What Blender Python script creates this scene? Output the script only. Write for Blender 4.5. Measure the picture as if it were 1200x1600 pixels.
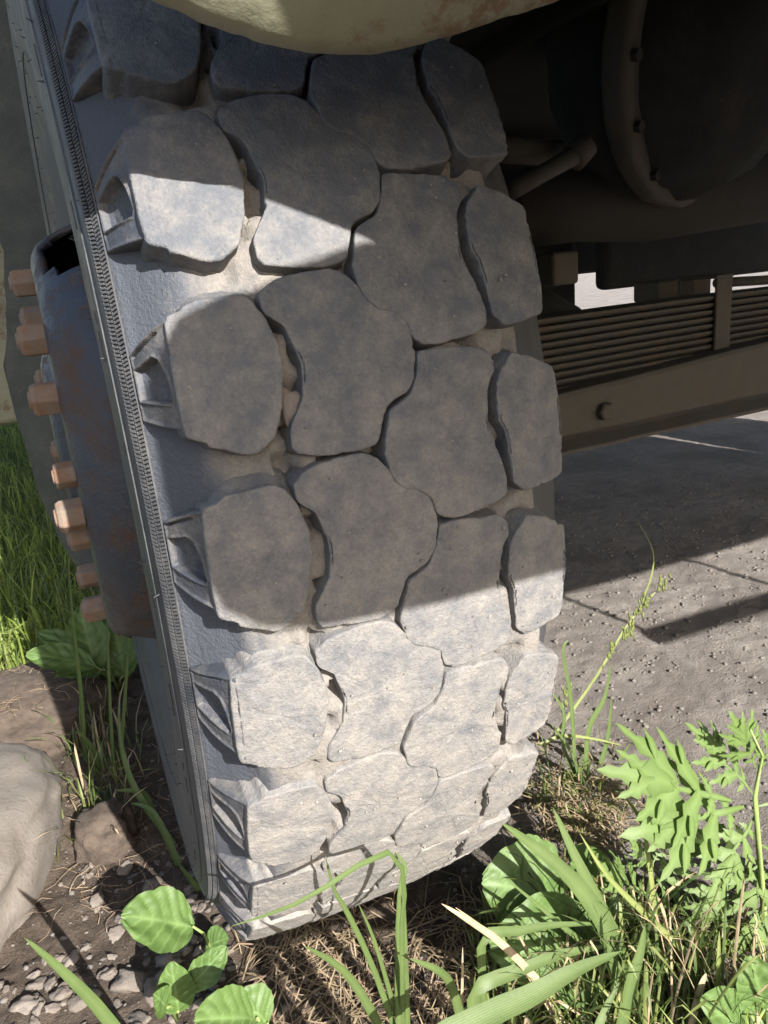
import bpy, bmesh, math, random
import numpy as np
from mathutils import Vector, Matrix, noise as mnoise

for o in list(bpy.data.objects): bpy.data.objects.remove(o)
scene = bpy.context.scene
col = scene.collection
rng = random.Random(7)
nrng = np.random.RandomState(11)
rad = math.radians

# ------------------------------------------------------------------ camera
CAM = (-0.16293, -0.96591, 0.72928)
PITCH, ROLL, YAW, F = rad(-17.527), rad(5.277), rad(-20.485), 1200.0
def _rot(rx, ry, rz):
    cx, sx, cy, sy, cz, sz = math.cos(rx), math.sin(rx), math.cos(ry), math.sin(ry), math.cos(rz), math.sin(rz)
    X = np.array([[1,0,0],[0,cx,-sx],[0,sx,cx]]); Y = np.array([[cy,0,sy],[0,1,0],[-sy,0,cy]]); Z = np.array([[cz,-sz,0],[sz,cz,0],[0,0,1]])
    return Z @ X @ Y
CM = _rot(PITCH, ROLL, YAW)
cd = bpy.data.cameras.new('camera'); cam = bpy.data.objects.new('camera', cd); col.objects.link(cam)
m = Matrix.Identity(4)
for i in range(3):
    m[i][0] = CM[i,0]; m[i][1] = CM[i,2]; m[i][2] = -CM[i,1]; m[i][3] = CAM[i]
cam.matrix_world = m
cd.sensor_fit = 'VERTICAL'; cd.sensor_height = 24; cd.lens = 24*F/1600
cd.clip_start = 0.01; cd.clip_end = 2000
scene.camera = cam

# ------------------------------------------------------------------ sky, sun, exposure
SUN_EL, SUN_AZ = 29.5, -11.0
S = Vector((math.sin(rad(SUN_AZ))*math.cos(rad(SUN_EL)), math.cos(rad(SUN_AZ))*math.cos(rad(SUN_EL)), -math.sin(rad(SUN_EL))))
w = bpy.data.worlds.new('World'); scene.world = w; w.use_nodes = True
wn = w.node_tree.nodes; wl = w.node_tree.links
sky = wn.new('ShaderNodeTexSky'); sky.sky_type = 'NISHITA'; sky.sun_disc = False
sky.sun_elevation = rad(SUN_EL); sky.sun_rotation = rad(169)
sky.air_density = 1.0; sky.dust_density = 2.0; sky.ozone_density = 1.0
wl.new(sky.outputs[0], wn['Background'].inputs[0]); wn['Background'].inputs[1].default_value = 0.09
sl = bpy.data.lights.new('sun', 'SUN'); sl.energy = 5.0; sl.angle = rad(0.5); sl.color = (1.0, 0.965, 0.91)
so = bpy.data.objects.new('sun', sl); col.objects.link(so); so.rotation_euler = S.to_track_quat('-Z', 'Y').to_euler()
so.location = (1, -6, 5)
scene.view_settings.view_transform = 'Standard'; scene.view_settings.look = 'None'
scene.view_settings.exposure = 1.58; scene.view_settings.gamma = 1.0
scene.render.engine = 'CYCLES'
scene.render.resolution_x = 768; scene.render.resolution_y = 1024

# ------------------------------------------------------------------ helpers
def ray(px, py):
    d = CM @ np.array([(px-600)/F, 1.0, -(py-800)/F]); return d
def P(px, py, Y):
    """point seen at a photo pixel, standing in the plane y = Y"""
    d = ray(px, py); t = (Y-CAM[1])/d[1]
    return Vector((CAM[0]+d[0]*t, CAM[1]+d[1]*t, CAM[2]+d[2]*t))
def G(px, py, z=0.0):
    d = ray(px, py); t = (z-CAM[2])/d[2]
    return Vector((CAM[0]+d[0]*t, CAM[1]+d[1]*t, z))

def proj(p):
    q = (np.array(p)-np.array(CAM)) @ CM; return 600+F*q[0]/q[1], 800-F*q[2]/q[1]
def mesh(name, verts, faces, smooth=True):
    me = bpy.data.meshes.new(name); me.from_pydata([tuple(v) for v in verts], [], [tuple(f) for f in faces]); me.update()
    if smooth: me.polygons.foreach_set('use_smooth', [True]*len(me.polygons))
    return me
def obj(name, me, mat=None, parent=None, loc=None):
    o = bpy.data.objects.new(name, me); col.objects.link(o)
    if mat is not None and me is not None and len(me.materials) == 0: me.materials.append(mat)
    if parent is not None: o.parent = parent
    if loc is not None: o.location = loc
    return o
def tag(o, label, cat, group=None, kind=None):
    if label: o['label'] = label
    if cat: o['category'] = cat
    if group: o['group'] = group
    if kind: o['kind'] = kind
    return o
def empty(name, loc=(0,0,0)):
    o = bpy.data.objects.new(name, None); col.objects.link(o); o.location = loc; return o
def nz(p, s=1.0):
    return mnoise.noise(Vector(p)*s)
def sstep(a, b, x):
    t = min(1, max(0, (x-a)/(b-a))); return t*t*(3-2*t)

class MB:
    def __init__(s): s.v = []; s.f = []
    def add(s, v, f):
        n = len(s.v); s.v += [tuple(p) for p in v]; s.f += [tuple(i+n for i in q) for q in f]
    def box(s, c, d, M=None):
        x, y, z = [k/2 for k in d]
        vs = [Vector((a*x, b*y, e*z)) for a in (-1,1) for b in (-1,1) for e in (-1,1)]
        if M is not None: vs = [M @ q for q in vs]
        s.add([q+Vector(c) for q in vs], [(0,1,3,2),(4,6,7,5),(0,4,5,1),(2,3,7,6),(0,2,6,4),(1,5,7,3)])
    def tube(s, pts, r, n=10, cap=True):
        pts = [Vector(p) for p in pts]; rs = r if isinstance(r, (list, tuple)) else [r]*len(pts)
        vs = []; fs = []
        for i, p in enumerate(pts):
            d = (pts[min(i+1, len(pts)-1)]-pts[max(i-1, 0)]).normalized()
            a = d.cross(Vector((0,0,1)));
            if a.length < 1e-3: a = d.cross(Vector((1,0,0)))
            a.normalize(); b = d.cross(a)
            for k in range(n):
                t = 2*math.pi*k/n; vs.append(p+(a*math.cos(t)+b*math.sin(t))*rs[i])
        for i in range(len(pts)-1):
            for k in range(n):
                fs.append((i*n+k, i*n+(k+1)%n, (i+1)*n+(k+1)%n, (i+1)*n+k))
        if cap:
            fs.append(tuple(range(n))[::-1]); fs.append(tuple((len(pts)-1)*n+k for k in range(n)))
        s.add(vs, fs)
    def mesh(s, name, smooth=True): return mesh(name, s.v, s.f, smooth)

def bevel(o, wdt=0.004, seg=2):
    b = o.modifiers.new('bevel', 'BEVEL'); b.width = wdt; b.segments = seg; b.limit_method = 'ANGLE'; b.angle_limit = rad(35); return o
def lumpy(me, amp, scale, seed=0.0):
    for v in me.vertices:
        n = v.normal; k = nz(v.co+Vector((seed, seed*1.7, 0)), scale); v.co += n*k*amp
    me.update()
def ico(sub=1):
    bm = bmesh.new(); bmesh.ops.create_icosphere(bm, subdivisions=sub, radius=1)
    vs = np.array([v.co[:] for v in bm.verts]); fs = [tuple(v.index for v in f.verts) for f in bm.faces]; bm.free()
    return vs, fs

# ------------------------------------------------------------------ materials
def newmat(name):
    mt = bpy.data.materials.new(name); mt.use_nodes = True
    nt = mt.node_tree; b = nt.nodes['Principled BSDF']; return mt, nt, b
def N(nt, t, **kw):
    n = nt.nodes.new(t)
    for k, v in kw.items():
        if k in ('operation', 'data_type', 'blend_type', 'noise_dimensions', 'feature', 'distance'): setattr(n, k, v)
        else: n.inputs[k].default_value = v
    return n
def noise_n(nt, vec, scale, detail=6, rough=0.6):
    n = N(nt, 'ShaderNodeTexNoise', Scale=scale, Detail=detail, Roughness=rough); nt.links.new(vec, n.inputs['Vector']); return n.outputs['Fac']
def ramp(nt, fac, stops):
    r = nt.nodes.new('ShaderNodeValToRGB'); e = r.color_ramp.elements
    while len(e) < len(stops): e.new(0.5)
    for i, (p, c) in enumerate(stops): e[i].position = p; e[i].color = (*c, 1) if len(c) == 3 else c
    nt.links.new(fac, r.inputs[0]); return r.outputs[0]
def mixc(nt, fac, a, b):
    mx = nt.nodes.new('ShaderNodeMix'); mx.data_type = 'RGBA'
    for sock, val in ((mx.inputs[0], fac), (mx.inputs[6], a), (mx.inputs[7], b)):
        if isinstance(val, (int, float)): sock.default_value = val
        elif isinstance(val, tuple): sock.default_value = (*val, 1)
        else: nt.links.new(val, sock)
    return mx.outputs[2]
def math_n(nt, op, a, b=0.0):
    n = nt.nodes.new('ShaderNodeMath'); n.operation = op
    for i, val in enumerate((a, b)):
        if isinstance(val, (int, float)): n.inputs[i].default_value = val
        else: nt.links.new(val, n.inputs[i])
    return n.outputs[0]
def bump(nt, b, h, strength=0.5, dist=0.002):
    n = N(nt, 'ShaderNodeBump', Strength=strength, Distance=dist); nt.links.new(h, n.inputs['Height']); nt.links.new(n.outputs[0], b.inputs['Normal']); return n
def pos(nt): return nt.nodes.new('ShaderNodeNewGeometry').outputs['Position']

def dusty(name, rubber, dust, lo, hi, bstr=0.6, bd=0.0015, fine=1100, blotch=28, rough=0.85, attr=None, speck=0.5, low=0.0):
    mt, nt, b = newmat(name); p = pos(nt)
    n1 = noise_n(nt, p, blotch, 6, 0.68); n2 = noise_n(nt, p, fine, 2, 0.6); n3 = noise_n(nt, p, 240, 4, 0.75); n4 = noise_n(nt, p, 520, 3, 0.7)
    f = math_n(nt, 'ADD', math_n(nt, 'MULTIPLY', n1, 0.70), math_n(nt, 'ADD', math_n(nt, 'MULTIPLY', n3, 0.20), math_n(nt, 'MULTIPLY', n4, 0.12)))
    if low:      # share of the dust colour grows towards the ground
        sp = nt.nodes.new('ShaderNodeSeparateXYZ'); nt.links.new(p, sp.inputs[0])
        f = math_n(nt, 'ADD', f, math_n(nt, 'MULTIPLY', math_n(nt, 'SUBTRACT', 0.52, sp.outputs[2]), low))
    if attr:
        at = nt.nodes.new('ShaderNodeAttribute'); at.attribute_name = attr
        f = math_n(nt, 'ADD', f, math_n(nt, 'MULTIPLY', math_n(nt, 'SUBTRACT', at.outputs['Fac'], 0.5), 0.45))
    mk = ramp(nt, f, [(lo, (0,0,0)), (hi, (1,1,1))])
    dv = mixc(nt, ramp(nt, n4, [(0.34, (0,0,0)), (0.66, (1,1,1))]), tuple(c*(1-speck*0.55) for c in dust), tuple(min(1, c*(1+speck*0.55)) for c in dust))
    cc = mixc(nt, mk, rubber, dv)
    cc = mixc(nt, ramp(nt, n2, [(0.62, (0,0,0)), (0.74, (0.35,)*3)]), cc, tuple(c*0.4 for c in dust))
    nt.links.new(cc, b.inputs['Base Color'])
    nt.links.new(ramp(nt, mk, [(0, (rough-0.22,)*3), (1, (0.95,)*3)]), b.inputs['Roughness'])
    h = math_n(nt, 'ADD', math_n(nt, 'MULTIPLY', n3, 0.7), math_n(nt, 'ADD', math_n(nt, 'MULTIPLY', n4, 0.35), math_n(nt, 'MULTIPLY', n2, 0.18)))
    bump(nt, b, h, bstr, bd); b.inputs['Specular IOR Level'].default_value = 0.3
    return mt
M = {}
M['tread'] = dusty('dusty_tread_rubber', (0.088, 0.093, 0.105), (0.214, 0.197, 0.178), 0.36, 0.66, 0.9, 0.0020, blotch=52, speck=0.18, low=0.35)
M['groove'] = dusty('dusty_groove_dirt', (0.060, 0.066, 0.080), (0.185, 0.168, 0.150), 0.44, 0.72, 0.8, 0.0022, attr='dust', speck=0.16)
M['crumb'] = dusty('dried_mud', (0.11, 0.105, 0.10), (0.25, 0.23, 0.205), 0.40, 0.56, 0.8, 0.002)
M['shoulder'] = dusty('shoulder_rubber', (0.045, 0.049, 0.060), (0.155, 0.142, 0.128), 0.44, 0.68, 0.6, 0.0014, rough=0.72, speck=0.14)
M['sidewall'] = dusty('sidewall_rubber', (0.033, 0.036, 0.043), (0.105, 0.102, 0.097), 0.40, 0.74, 0.4, 0.0010, rough=0.7, speck=0.15)

def paint(name, base, rustmix, rust=(0.16, 0.065, 0.03), dark=None, scale=14, lo=0.55, hi=0.66, rough=0.45, bstr=0.3, edge=False):
    mt, nt, b = newmat(name); p = pos(nt)
    n1 = noise_n(nt, p, scale, 8, 0.68); n2 = noise_n(nt, p, scale*9, 5, 0.7)
    f = math_n(nt, 'ADD', math_n(nt, 'MULTIPLY', n1, 0.75), math_n(nt, 'MULTIPLY', n2, 0.25))
    if edge:
        at = nt.nodes.new('ShaderNodeAttribute'); at.attribute_name = 'edge'
        f = math_n(nt, 'ADD', f, math_n(nt, 'MULTIPLY', at.outputs['Fac'], 0.085))
    mk = ramp(nt, f, [(lo, (0,0,0)), (hi, (1,1,1))])
    bc = mixc(nt, noise_n(nt, p, scale*2.3, 6), tuple(c*0.72 for c in base), tuple(min(1, c*1.15) for c in base))
    rc = mixc(nt, n2, tuple(c*0.5 for c in rust), tuple(min(1, c*1.5) for c in rust))
    nt.links.new(mixc(nt, math_n(nt, 'MULTIPLY', mk, rustmix), bc, rc), b.inputs['Base Color'])
    nt.links.new(ramp(nt, mk, [(0, (rough,)*3), (1, (0.9,)*3)]), b.inputs['Roughness'])
    bump(nt, b, math_n(nt, 'ADD', math_n(nt, 'MULTIPLY', mk, -0.6), n2), bstr, 0.002)
    return mt
M['cream'] = paint('cream_paint', (0.215, 0.21, 0.145), 0.85, scale=19, lo=0.535, hi=0.60, edge=True, rust=(0.15, 0.095, 0.06))
M['disc'] = paint('wheel_disc_paint', (0.036, 0.043, 0.056), 0.9, scale=17, lo=0.475, hi=0.60, rust=(0.075, 0.045, 0.03), rough=0.45, bstr=1.0)
M['nut'] = paint('rusty_nut', (0.17, 0.13, 0.10), 0.9, scale=60, lo=0.45, hi=0.6, rust=(0.17, 0.088, 0.048), rough=0.8)
M['under'] = paint('grimy_steel', (0.020, 0.018, 0.016), 0.7, scale=12, lo=0.45, hi=0.6, rust=(0.026, 0.021, 0.017), rough=0.85, bstr=0.8)
M['spring'] = paint('spring_steel', (0.058, 0.053, 0.045), 0.7, scale=25, lo=0.5, hi=0.6, rust=(0.085, 0.058, 0.036), rough=0.8, bstr=0.6)
M['rail'] = paint('dusty_rail_steel', (0.060, 0.053, 0.043), 0.8, scale=15, lo=0.5, hi=0.62, rust=(0.072, 0.054, 0.038), rough=0.8, bstr=0.6)
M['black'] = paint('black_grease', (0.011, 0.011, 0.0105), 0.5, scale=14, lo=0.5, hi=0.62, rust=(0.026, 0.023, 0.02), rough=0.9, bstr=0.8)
M['flap'] = dusty('mud_flap_rubber', (0.055, 0.065, 0.062), (0.12, 0.125, 0.115), 0.42, 0.72, 0.8, 0.004, fine=300, blotch=14)

def leafmat(name, c, c2, trans=0.35, scale=30, rough=0.5, stripes=False):
    mt, nt, b = newmat(name); p = pos(nt)
    n1 = noise_n(nt, p, scale, 4); cc = mixc(nt, ramp(nt, n1, [(0.3, (0,0,0)), (0.7, (1,1,1))]), c, c2)
    at = nt.nodes.new('ShaderNodeAttribute'); at.attribute_name = 'vein'
    cc = mixc(nt, at.outputs['Fac'], cc, tuple(min(1, x*1.6+0.03) for x in c2))
    if stripes:      # parallel veins along a blade
        st = math_n(nt, 'SINE', math_n(nt, 'MULTIPLY', at.outputs['Fac'], 110.0))
        cc = mixc(nt, math_n(nt, 'MULTIPLY', math_n(nt, 'ADD', st, 1.0), 0.22), cc, tuple(x*0.45 for x in c))
    nt.links.new(cc, b.inputs['Base Color']); b.inputs['Roughness'].default_value = rough
    b.inputs['Specular IOR Level'].default_value = 0.35
    tr = nt.nodes.new('ShaderNodeBsdfTranslucent'); nt.links.new(cc, tr.inputs[0])
    mx = nt.nodes.new('ShaderNodeMixShader'); mx.inputs[0].default_value = trans
    nt.links.new(b.outputs[0], mx.inputs[1]); nt.links.new(tr.outputs[0], mx.inputs[2])
    nt.links.new(mx.outputs[0], nt.nodes['Material Output'].inputs[0])
    bump(nt, b, noise_n(nt, p, 260, 3), 0.25, 0.001)
    return mt
M['blade'] = leafmat('grass_blade', (0.082, 0.126, 0.036), (0.118, 0.166, 0.054), stripes=True)
M['bladeyellow'] = leafmat('yellowing_grass', (0.13, 0.165, 0.042), (0.20, 0.225, 0.075))
M['lawn'] = leafmat('lawn_grass', (0.19, 0.28, 0.05), (0.34, 0.40, 0.10), 0.5, scale=9)
M['leaf'] = leafmat('broad_leaf', (0.068, 0.120, 0.030), (0.100, 0.160, 0.044), 0.3)
M['mug'] = leafmat('mugwort_leaf', (0.084, 0.138, 0.032), (0.120, 0.178, 0.048), 0.42)
M['straw'] = leafmat('dry_straw', (0.20, 0.145, 0.085), (0.34, 0.27, 0.17), 0.15, 60, 0.8)
M['stem'] = leafmat('green_stem', (0.16, 0.22, 0.07), (0.22, 0.28, 0.09), 0.1)
M['root'] = leafmat('pale_root', (0.19, 0.13, 0.085), (0.28, 0.21, 0.14), 0.0, 60, 0.85)

def stonemat(name, c, c2, sc=40, bs=0.5):
    mt, nt, b = newmat(name); p = pos(nt)
    oi = nt.nodes.new('ShaderNodeObjectInfo')
    n1 = noise_n(nt, p, sc, 8, 0.7); n2 = noise_n(nt, p, sc*8, 5, 0.7)
    cc = mixc(nt, ramp(nt, n1, [(0.35, (0,0,0)), (0.65, (1,1,1))]), c, c2)
    cc = mixc(nt, math_n(nt, 'MULTIPLY', oi.outputs['Random'], 0.6), cc, tuple(x*0.55 for x in c))
    nt.links.new(mixc(nt, ramp(nt, n2, [(0.55, (0,0,0)), (0.75, (1,1,1))]), cc, tuple(x*0.6 for x in c)), b.inputs['Base Color'])
    b.inputs['Roughness'].default_value = 0.9
    bump(nt, b, math_n(nt, 'ADD', n1, n2), bs, 0.003); return mt
M['boulder'] = stonemat('boulder_stone', (0.150, 0.128, 0.108), (0.215, 0.190, 0.165), 22)
M['pebble'] = stonemat('pebble_stone', (0.115, 0.092, 0.074), (0.21, 0.18, 0.155), 30)
M['gravel'] = stonemat('gravel_stone', (0.10, 0.088, 0.078), (0.185, 0.165, 0.148), 60)
M['soil'] = stonemat('dark_soil', (0.060, 0.043, 0.031), (0.135, 0.10, 0.075), 60, 1.0)
M['pink'] = stonemat('pink_stone', (0.22, 0.18, 0.16), (0.28, 0.245, 0.22), 120)

# ground: packed grey gravel to the right, dark loose soil beside the wheel, turf at the back left
def groundmat():
    mt, nt, b = newmat('ground_earth'); p = pos(nt)
    sep = nt.nodes.new('ShaderNodeSeparateXYZ'); nt.links.new(p, sep.inputs[0])
    big = noise_n(nt, p, 5, 5); mid = noise_n(nt, p, 40, 6, 0.7); fin = noise_n(nt, p, 330, 4, 0.75); vf = noise_n(nt, p, 1100, 2)
    v = N(nt, 'ShaderNodeTexVoronoi', Scale=170.0); nt.links.new(p, v.inputs['Vector'])
    gcol = mixc(nt, ramp(nt, mid, [(0.35, (0,0,0)), (0.65, (1,1,1))]), (0.20, 0.174, 0.155), (0.30, 0.268, 0.243))
    gcol = mixc(nt, ramp(nt, fin, [(0.5, (0,0,0)), (0.72, (1,1,1))]), gcol, (0.34, 0.31, 0.28))
    gcol = mixc(nt, ramp(nt, big, [(0.45, (0,0,0)), (0.62, (0.6,0.6,0.6))]), gcol, (0.15, 0.128, 0.112))
    scol = mixc(nt, ramp(nt, mid, [(0.35, (0,0,0)), (0.68, (1,1,1))]), (0.062, 0.046, 0.035), (0.165, 0.128, 0.098))
    scol = mixc(nt, ramp(nt, fin, [(0.58, (0,0,0)), (0.75, (1,1,1))]), scol, (0.25, 0.21, 0.175))
    tcol = mixc(nt, mid, (0.045, 0.055, 0.02), (0.10, 0.10, 0.04))
    gx = math_n(nt, 'ADD', sep.outputs[0], math_n(nt, 'MULTIPLY', math_n(nt, 'SUBTRACT', big, 0.5), 0.35))
    # soil apron also crosses in front of the tyre
    fy = math_n(nt, 'MULTIPLY', math_n(nt, 'ADD', sep.outputs[1], 0.10), 0.9)
    gf = ramp(nt, math_n(nt, 'ADD', gx, math_n(nt, 'MINIMUM', fy, 0.0)), [(0.02, (0,0,0)), (0.16, (1,1,1))])
    c = mixc(nt, gf, scol, gcol)
    tf = ramp(nt, math_n(nt, 'ADD', math_n(nt, 'MULTIPLY', sep.outputs[0], -1.0), math_n(nt, 'MULTIPLY', big, 0.12)), [(0.30, (0,0,0)), (0.40, (1,1,1))])
    ty = ramp(nt, sep.outputs[1], [(0.45, (0,0,0)), (0.60, (1,1,1))])
    c = mixc(nt, math_n(nt, 'MULTIPLY', tf, ty), c, tcol)
    nt.links.new(c, b.inputs['Base Color']); b.inputs['Roughness'].default_value = 0.95
    b.inputs['Specular IOR Level'].default_value = 0.2
    h = math_n(nt, 'ADD', math_n(nt, 'MULTIPLY', fin, 0.8), math_n(nt, 'ADD', math_n(nt, 'MULTIPLY', mid, 1.2), math_n(nt, 'MULTIPLY', vf, 0.25)))
    bump(nt, b, h, 1.0, 0.009)
    return mt
M['ground'] = groundmat()

# ------------------------------------------------------------------ ground sheet
def gh(x, y):
    near = 1.0/(1+((x*x+y*y)/9.0))
    h = 0.010*nz((x*3.1, y*3.1, 0.3)) + 0.005*nz((x*11, y*11, 4)) + 0.0042*nz((x*38, y*38, 9)) + 0.002*nz((x*95, y*95, 3))
    # loose soil in front and left is rougher; a shallow hollow beside the boulder
    soil = sstep(0.18, -0.02, x + min(0, (y+0.1)*0.9))
    h += soil*(0.010*nz((x*17, y*17, 2.2)) + 0.006*nz((x*60, y*60, 7)))
    h -= 0.012*math.exp(-((x+0.30)**2+(y+0.05)**2)/0.03)
    return h*near - 0.004
def axis(a0, a1, step, far):
    c = list(np.arange(a0, a1+1e-6, step)); s = step; x = a1; hi = []
    while x < far: s *= 1.22; x += s; hi.append(x)
    s = step; x = a0; lo = []
    while x > -far: s *= 1.22; x -= s; lo.append(x)
    return lo[::-1]+c+hi
gxs = axis(-0.72, 1.75, 0.009, 600); gys = axis(-0.80, 1.35, 0.009, 600)
gv = [(x, y, gh(x, y)) for y in gys for x in gxs]
nxg = len(gxs)
gf = [(j*nxg+i, j*nxg+i+1, (j+1)*nxg+i+1, (j+1)*nxg+i) for j in range(len(gys)-1) for i in range(nxg-1)]
g = obj('ground', mesh('ground', gv, gf), M['ground']); g['kind'] = 'structure'

# ------------------------------------------------------------------ the truck
R = 0.56
truck = tag(empty('truck', (0, 0, 0)), 'old cream truck with worn lug tyre parked on packed earth beside grass', 'truck')

def crown(x): return R + 0.006*(1-min(1.4, (x/0.117)**2))
def cyl(x, a, r):            # a in degrees: 0 faces the camera side (-y), -90 is the ground contact
    t = rad(a); return (x, -r*math.cos(t), R + r*math.sin(t))

def inpoly_sd(p, poly):      # signed distance, negative inside
    d = 1e9; ins = False; n = len(poly)
    for i in range(n):
        a, b = poly[i], poly[(i+1) % n]
        ex, ey = b[0]-a[0], b[1]-a[1]; wx, wy = p[0]-a[0], p[1]-a[1]
        t = max(0, min(1, (wx*ex+wy*ey)/(ex*ex+ey*ey+1e-12)))
        d = min(d, (wx-ex*t)**2+(wy-ey*t)**2)
        if (a[1] > p[1]) != (b[1] > p[1]) and p[0] < (b[0]-a[0])*(p[1]-a[1])/(b[1]-a[1])+a[0]: ins = not ins
    return -math.sqrt(d) if ins else math.sqrt(d)

# --- tyre carcass (lathe) with dirt packed unevenly in the grooves
def groove_depth(x, a):
    aa = ((a+180) % 360)-180
    t = rad(a); ct, st = math.cos(t), math.sin(t)
    n = nz((x*30, ct*17, st*17)); n2 = nz((x*110, ct*60, st*60+3)); n3 = nz((x*75+5, ct*44, st*44))
    up = sstep(-14, 6, aa) if aa > -150 else 1.0
    outer = sstep(0.068, 0.086, abs(x)) if x < 0 else sstep(0.085, 0.098, x)
    crack = math.exp(-((x-0.006)/0.020)**2)
    inner_d = 0.0030+0.0070*up + 0.008*crack*(0.15+0.85*up) + 0.013*sstep(-0.02+0.18*(1-up), 0.26+0.16*(1-up), n3)            # mud packed unevenly, with open holes
    outer_d = 0.0030+0.0115*up
    return max(0.0016, inner_d*(1-outer)+outer_d*outer + 0.0022*n + 0.0012*n2)
prof = []      # (x, r, mode)  mode 1: tread zone with groove depth
prof += [(0.112, 0.27, 0), (0.128, 0.30, 0), (0.146, 0.35, 0), (0.158, 0.40, 0), (0.164, 0.45, 0), (0.154, 0.495, 0), (0.128, 0.518, 0), (0.108, 0.530, 0)]
for i in range(65): prof.append((0.100-0.200*i/64, None, 1))
prof += [(-0.105, 0.5440, 0), (-0.110, 0.5400, 0), (-0.115, 0.5355, 0), (-0.120, 0.5305, 0), (-0.1255, 0.5250, 0), (-0.130, 0.5208, 0), (-0.1325, 0.5195, 0),
         (-0.1335, 0.5175, 0), (-0.1390, 0.5105, 0), (-0.1402, 0.5095, 0), (-0.1412, 0.5035, 0), (-0.1420, 0.4980, 0), (-0.1430, 0.4960, 0), (-0.1434, 0.4880, 0),
         (-0.1440, 0.4700, 0), (-0.1442, 0.4500, 0), (-0.1436, 0.4300, 0), (-0.1420, 0.4050, 0), (-0.1405, 0.4000, 0), (-0.1375, 0.3750, 0), (-0.1320, 0.3450, 0), (-0.1250, 0.3150, 0),
         (-0.1180, 0.2920, 0), (-0.1140, 0.2780, 0), (-0.1140, 0.2650, 0)]
NA = 720; tv = []; tf_ = []; npf = len(prof)
for k in range(NA):
    a = k*360.0/NA
    for x, r, md in prof:
        if md: rr = crown(x)-groove_depth(x, a)
        else:
            rr = r
            if r > 0.515 and x < 0: rr += 0.0015*nz((x*40, math.cos(rad(a))*14, math.sin(rad(a))*14))
        tv.append(cyl(x, a, rr))
for k in range(NA):
    for j in range(npf-1):
        tf_.append((k*npf+j, k*npf+j+1, ((k+1) % NA)*npf+j+1, ((k+1) % NA)*npf+j))
tme = mesh('tyre', tv, tf_); tme.materials.append(M['groove']); tme.materials.append(M['sidewall']); tme.materials.append(M['shoulder'])
mi = [0 if (x > -0.1325 and (x <= 0.101 or prof[j][1] > 0.52)) else 1 for k in range(NA) for j, (x, _r, _m) in enumerate(prof[:-1])]
tme.polygons.foreach_set('material_index', mi)
at = tme.attributes.new('dust', 'FLOAT', 'POINT')
at.data.foreach_set('value', [0.05+0.85*sstep(-0.122, -0.078, x) for k in range(NA) for x, _r, _m in prof])
tyre = obj('tyre', tme, None, truck)
tyre['label'] = 'cracked dusty black lug tyre with mud packed in its tread'

# --- tread blocks, outlines (millimetres across, degrees around) of one pitch of the pattern
PITCHN = 34; PIT = 360.0/PITCHN
OUT = {
 'A': [(-115.6,16.15),(-99.9,16.6),(-75.7,16.74),(-70.3,16.43),(-64.1,15.36),(-60.5,13.87),(-60.3,12.43),(-64.4,10.32),(-70.3,8.96),(-80.7,8.25),(-87.6,8.3),(-100.7,8.85),(-116.6,9.55),(-117.4,11.14),(-117.0,13.88)],
 'B': [(-64.3,16.73),(-63.6,15.64),(-53.6,14.81),(-48.3,12.75),(-48.3,12.31),(-50.3,10.8),(-61.0,9.17),(-61.3,8.11),(-57.8,7.66),(-40.6,7.35),(-21.2,7.3),(-10.7,7.6),(-5.8,8.91),(-2.2,9.65),(12.1,10.25),(17.8,10.94),(21.1,12.66),(18.3,14.3),(15.9,15.12),(6.9,15.68),(-1.3,15.76),(-7.9,16.62),(-12.8,17.3),(-21.4,17.7),(-35.3,17.72),(-54.5,17.4)],
 'C': [(22.2,12.45),(30.2,12.5),(47.3,12.4),(65.1,12.2),(70.6,11.57),(71.9,10.72),(65.9,9.96),(62.3,8.01),(62.8,7.0),(67.3,5.74),(72.4,3.9),(71.7,2.94),(64.4,2.5),(37.8,2.12),(26.9,2.2),(20.8,2.64),(18.5,3.72),(9.5,4.42),(1.7,4.57),(-5.2,5.33),(-8.6,7.03),(-4.2,8.38),(-1.2,9.29),(13.4,10.04),(18.9,11.11)],
 'D': [(76.1,10.5),(86.4,11.61),(100.8,11.11),(117.3,10.2),(117.8,7.17),(116.9,4.33),(115.3,3.37),(100.1,3.04),(84.2,2.87),(77.0,3.68),(76.7,4.4),(75.1,6.85),(70.9,7.64),(71.9,9.6)]}
MMDEG = R*rad(1)*1000.0      # mm per degree on the tread
def chaikin(p, it=2):
    for _ in range(it):
        q = []
        for i in range(len(p)):
            a, b = np.array(p[i]), np.array(p[(i+1) % len(p)])
            q += [a*0.89+b*0.11, a*0.11+b*0.89]
        p = q
    return [np.array(x) for x in p]
def resample(p, n):
    p = [np.array(x) for x in p]; p.append(p[0])
    L = np.cumsum([0]+[np.linalg.norm(p[i+1]-p[i]) for i in range(len(p)-1)])
    out = []
    for t in np.linspace(0, L[-1], n, endpoint=False):
        i = min(np.searchsorted(L, t, side='right')-1, len(p)-2); u = (t-L[i])/max(1e-9, L[i+1]-L[i]); out.append(p[i]*(1-u)+p[i+1]*u)
    return out
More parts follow.
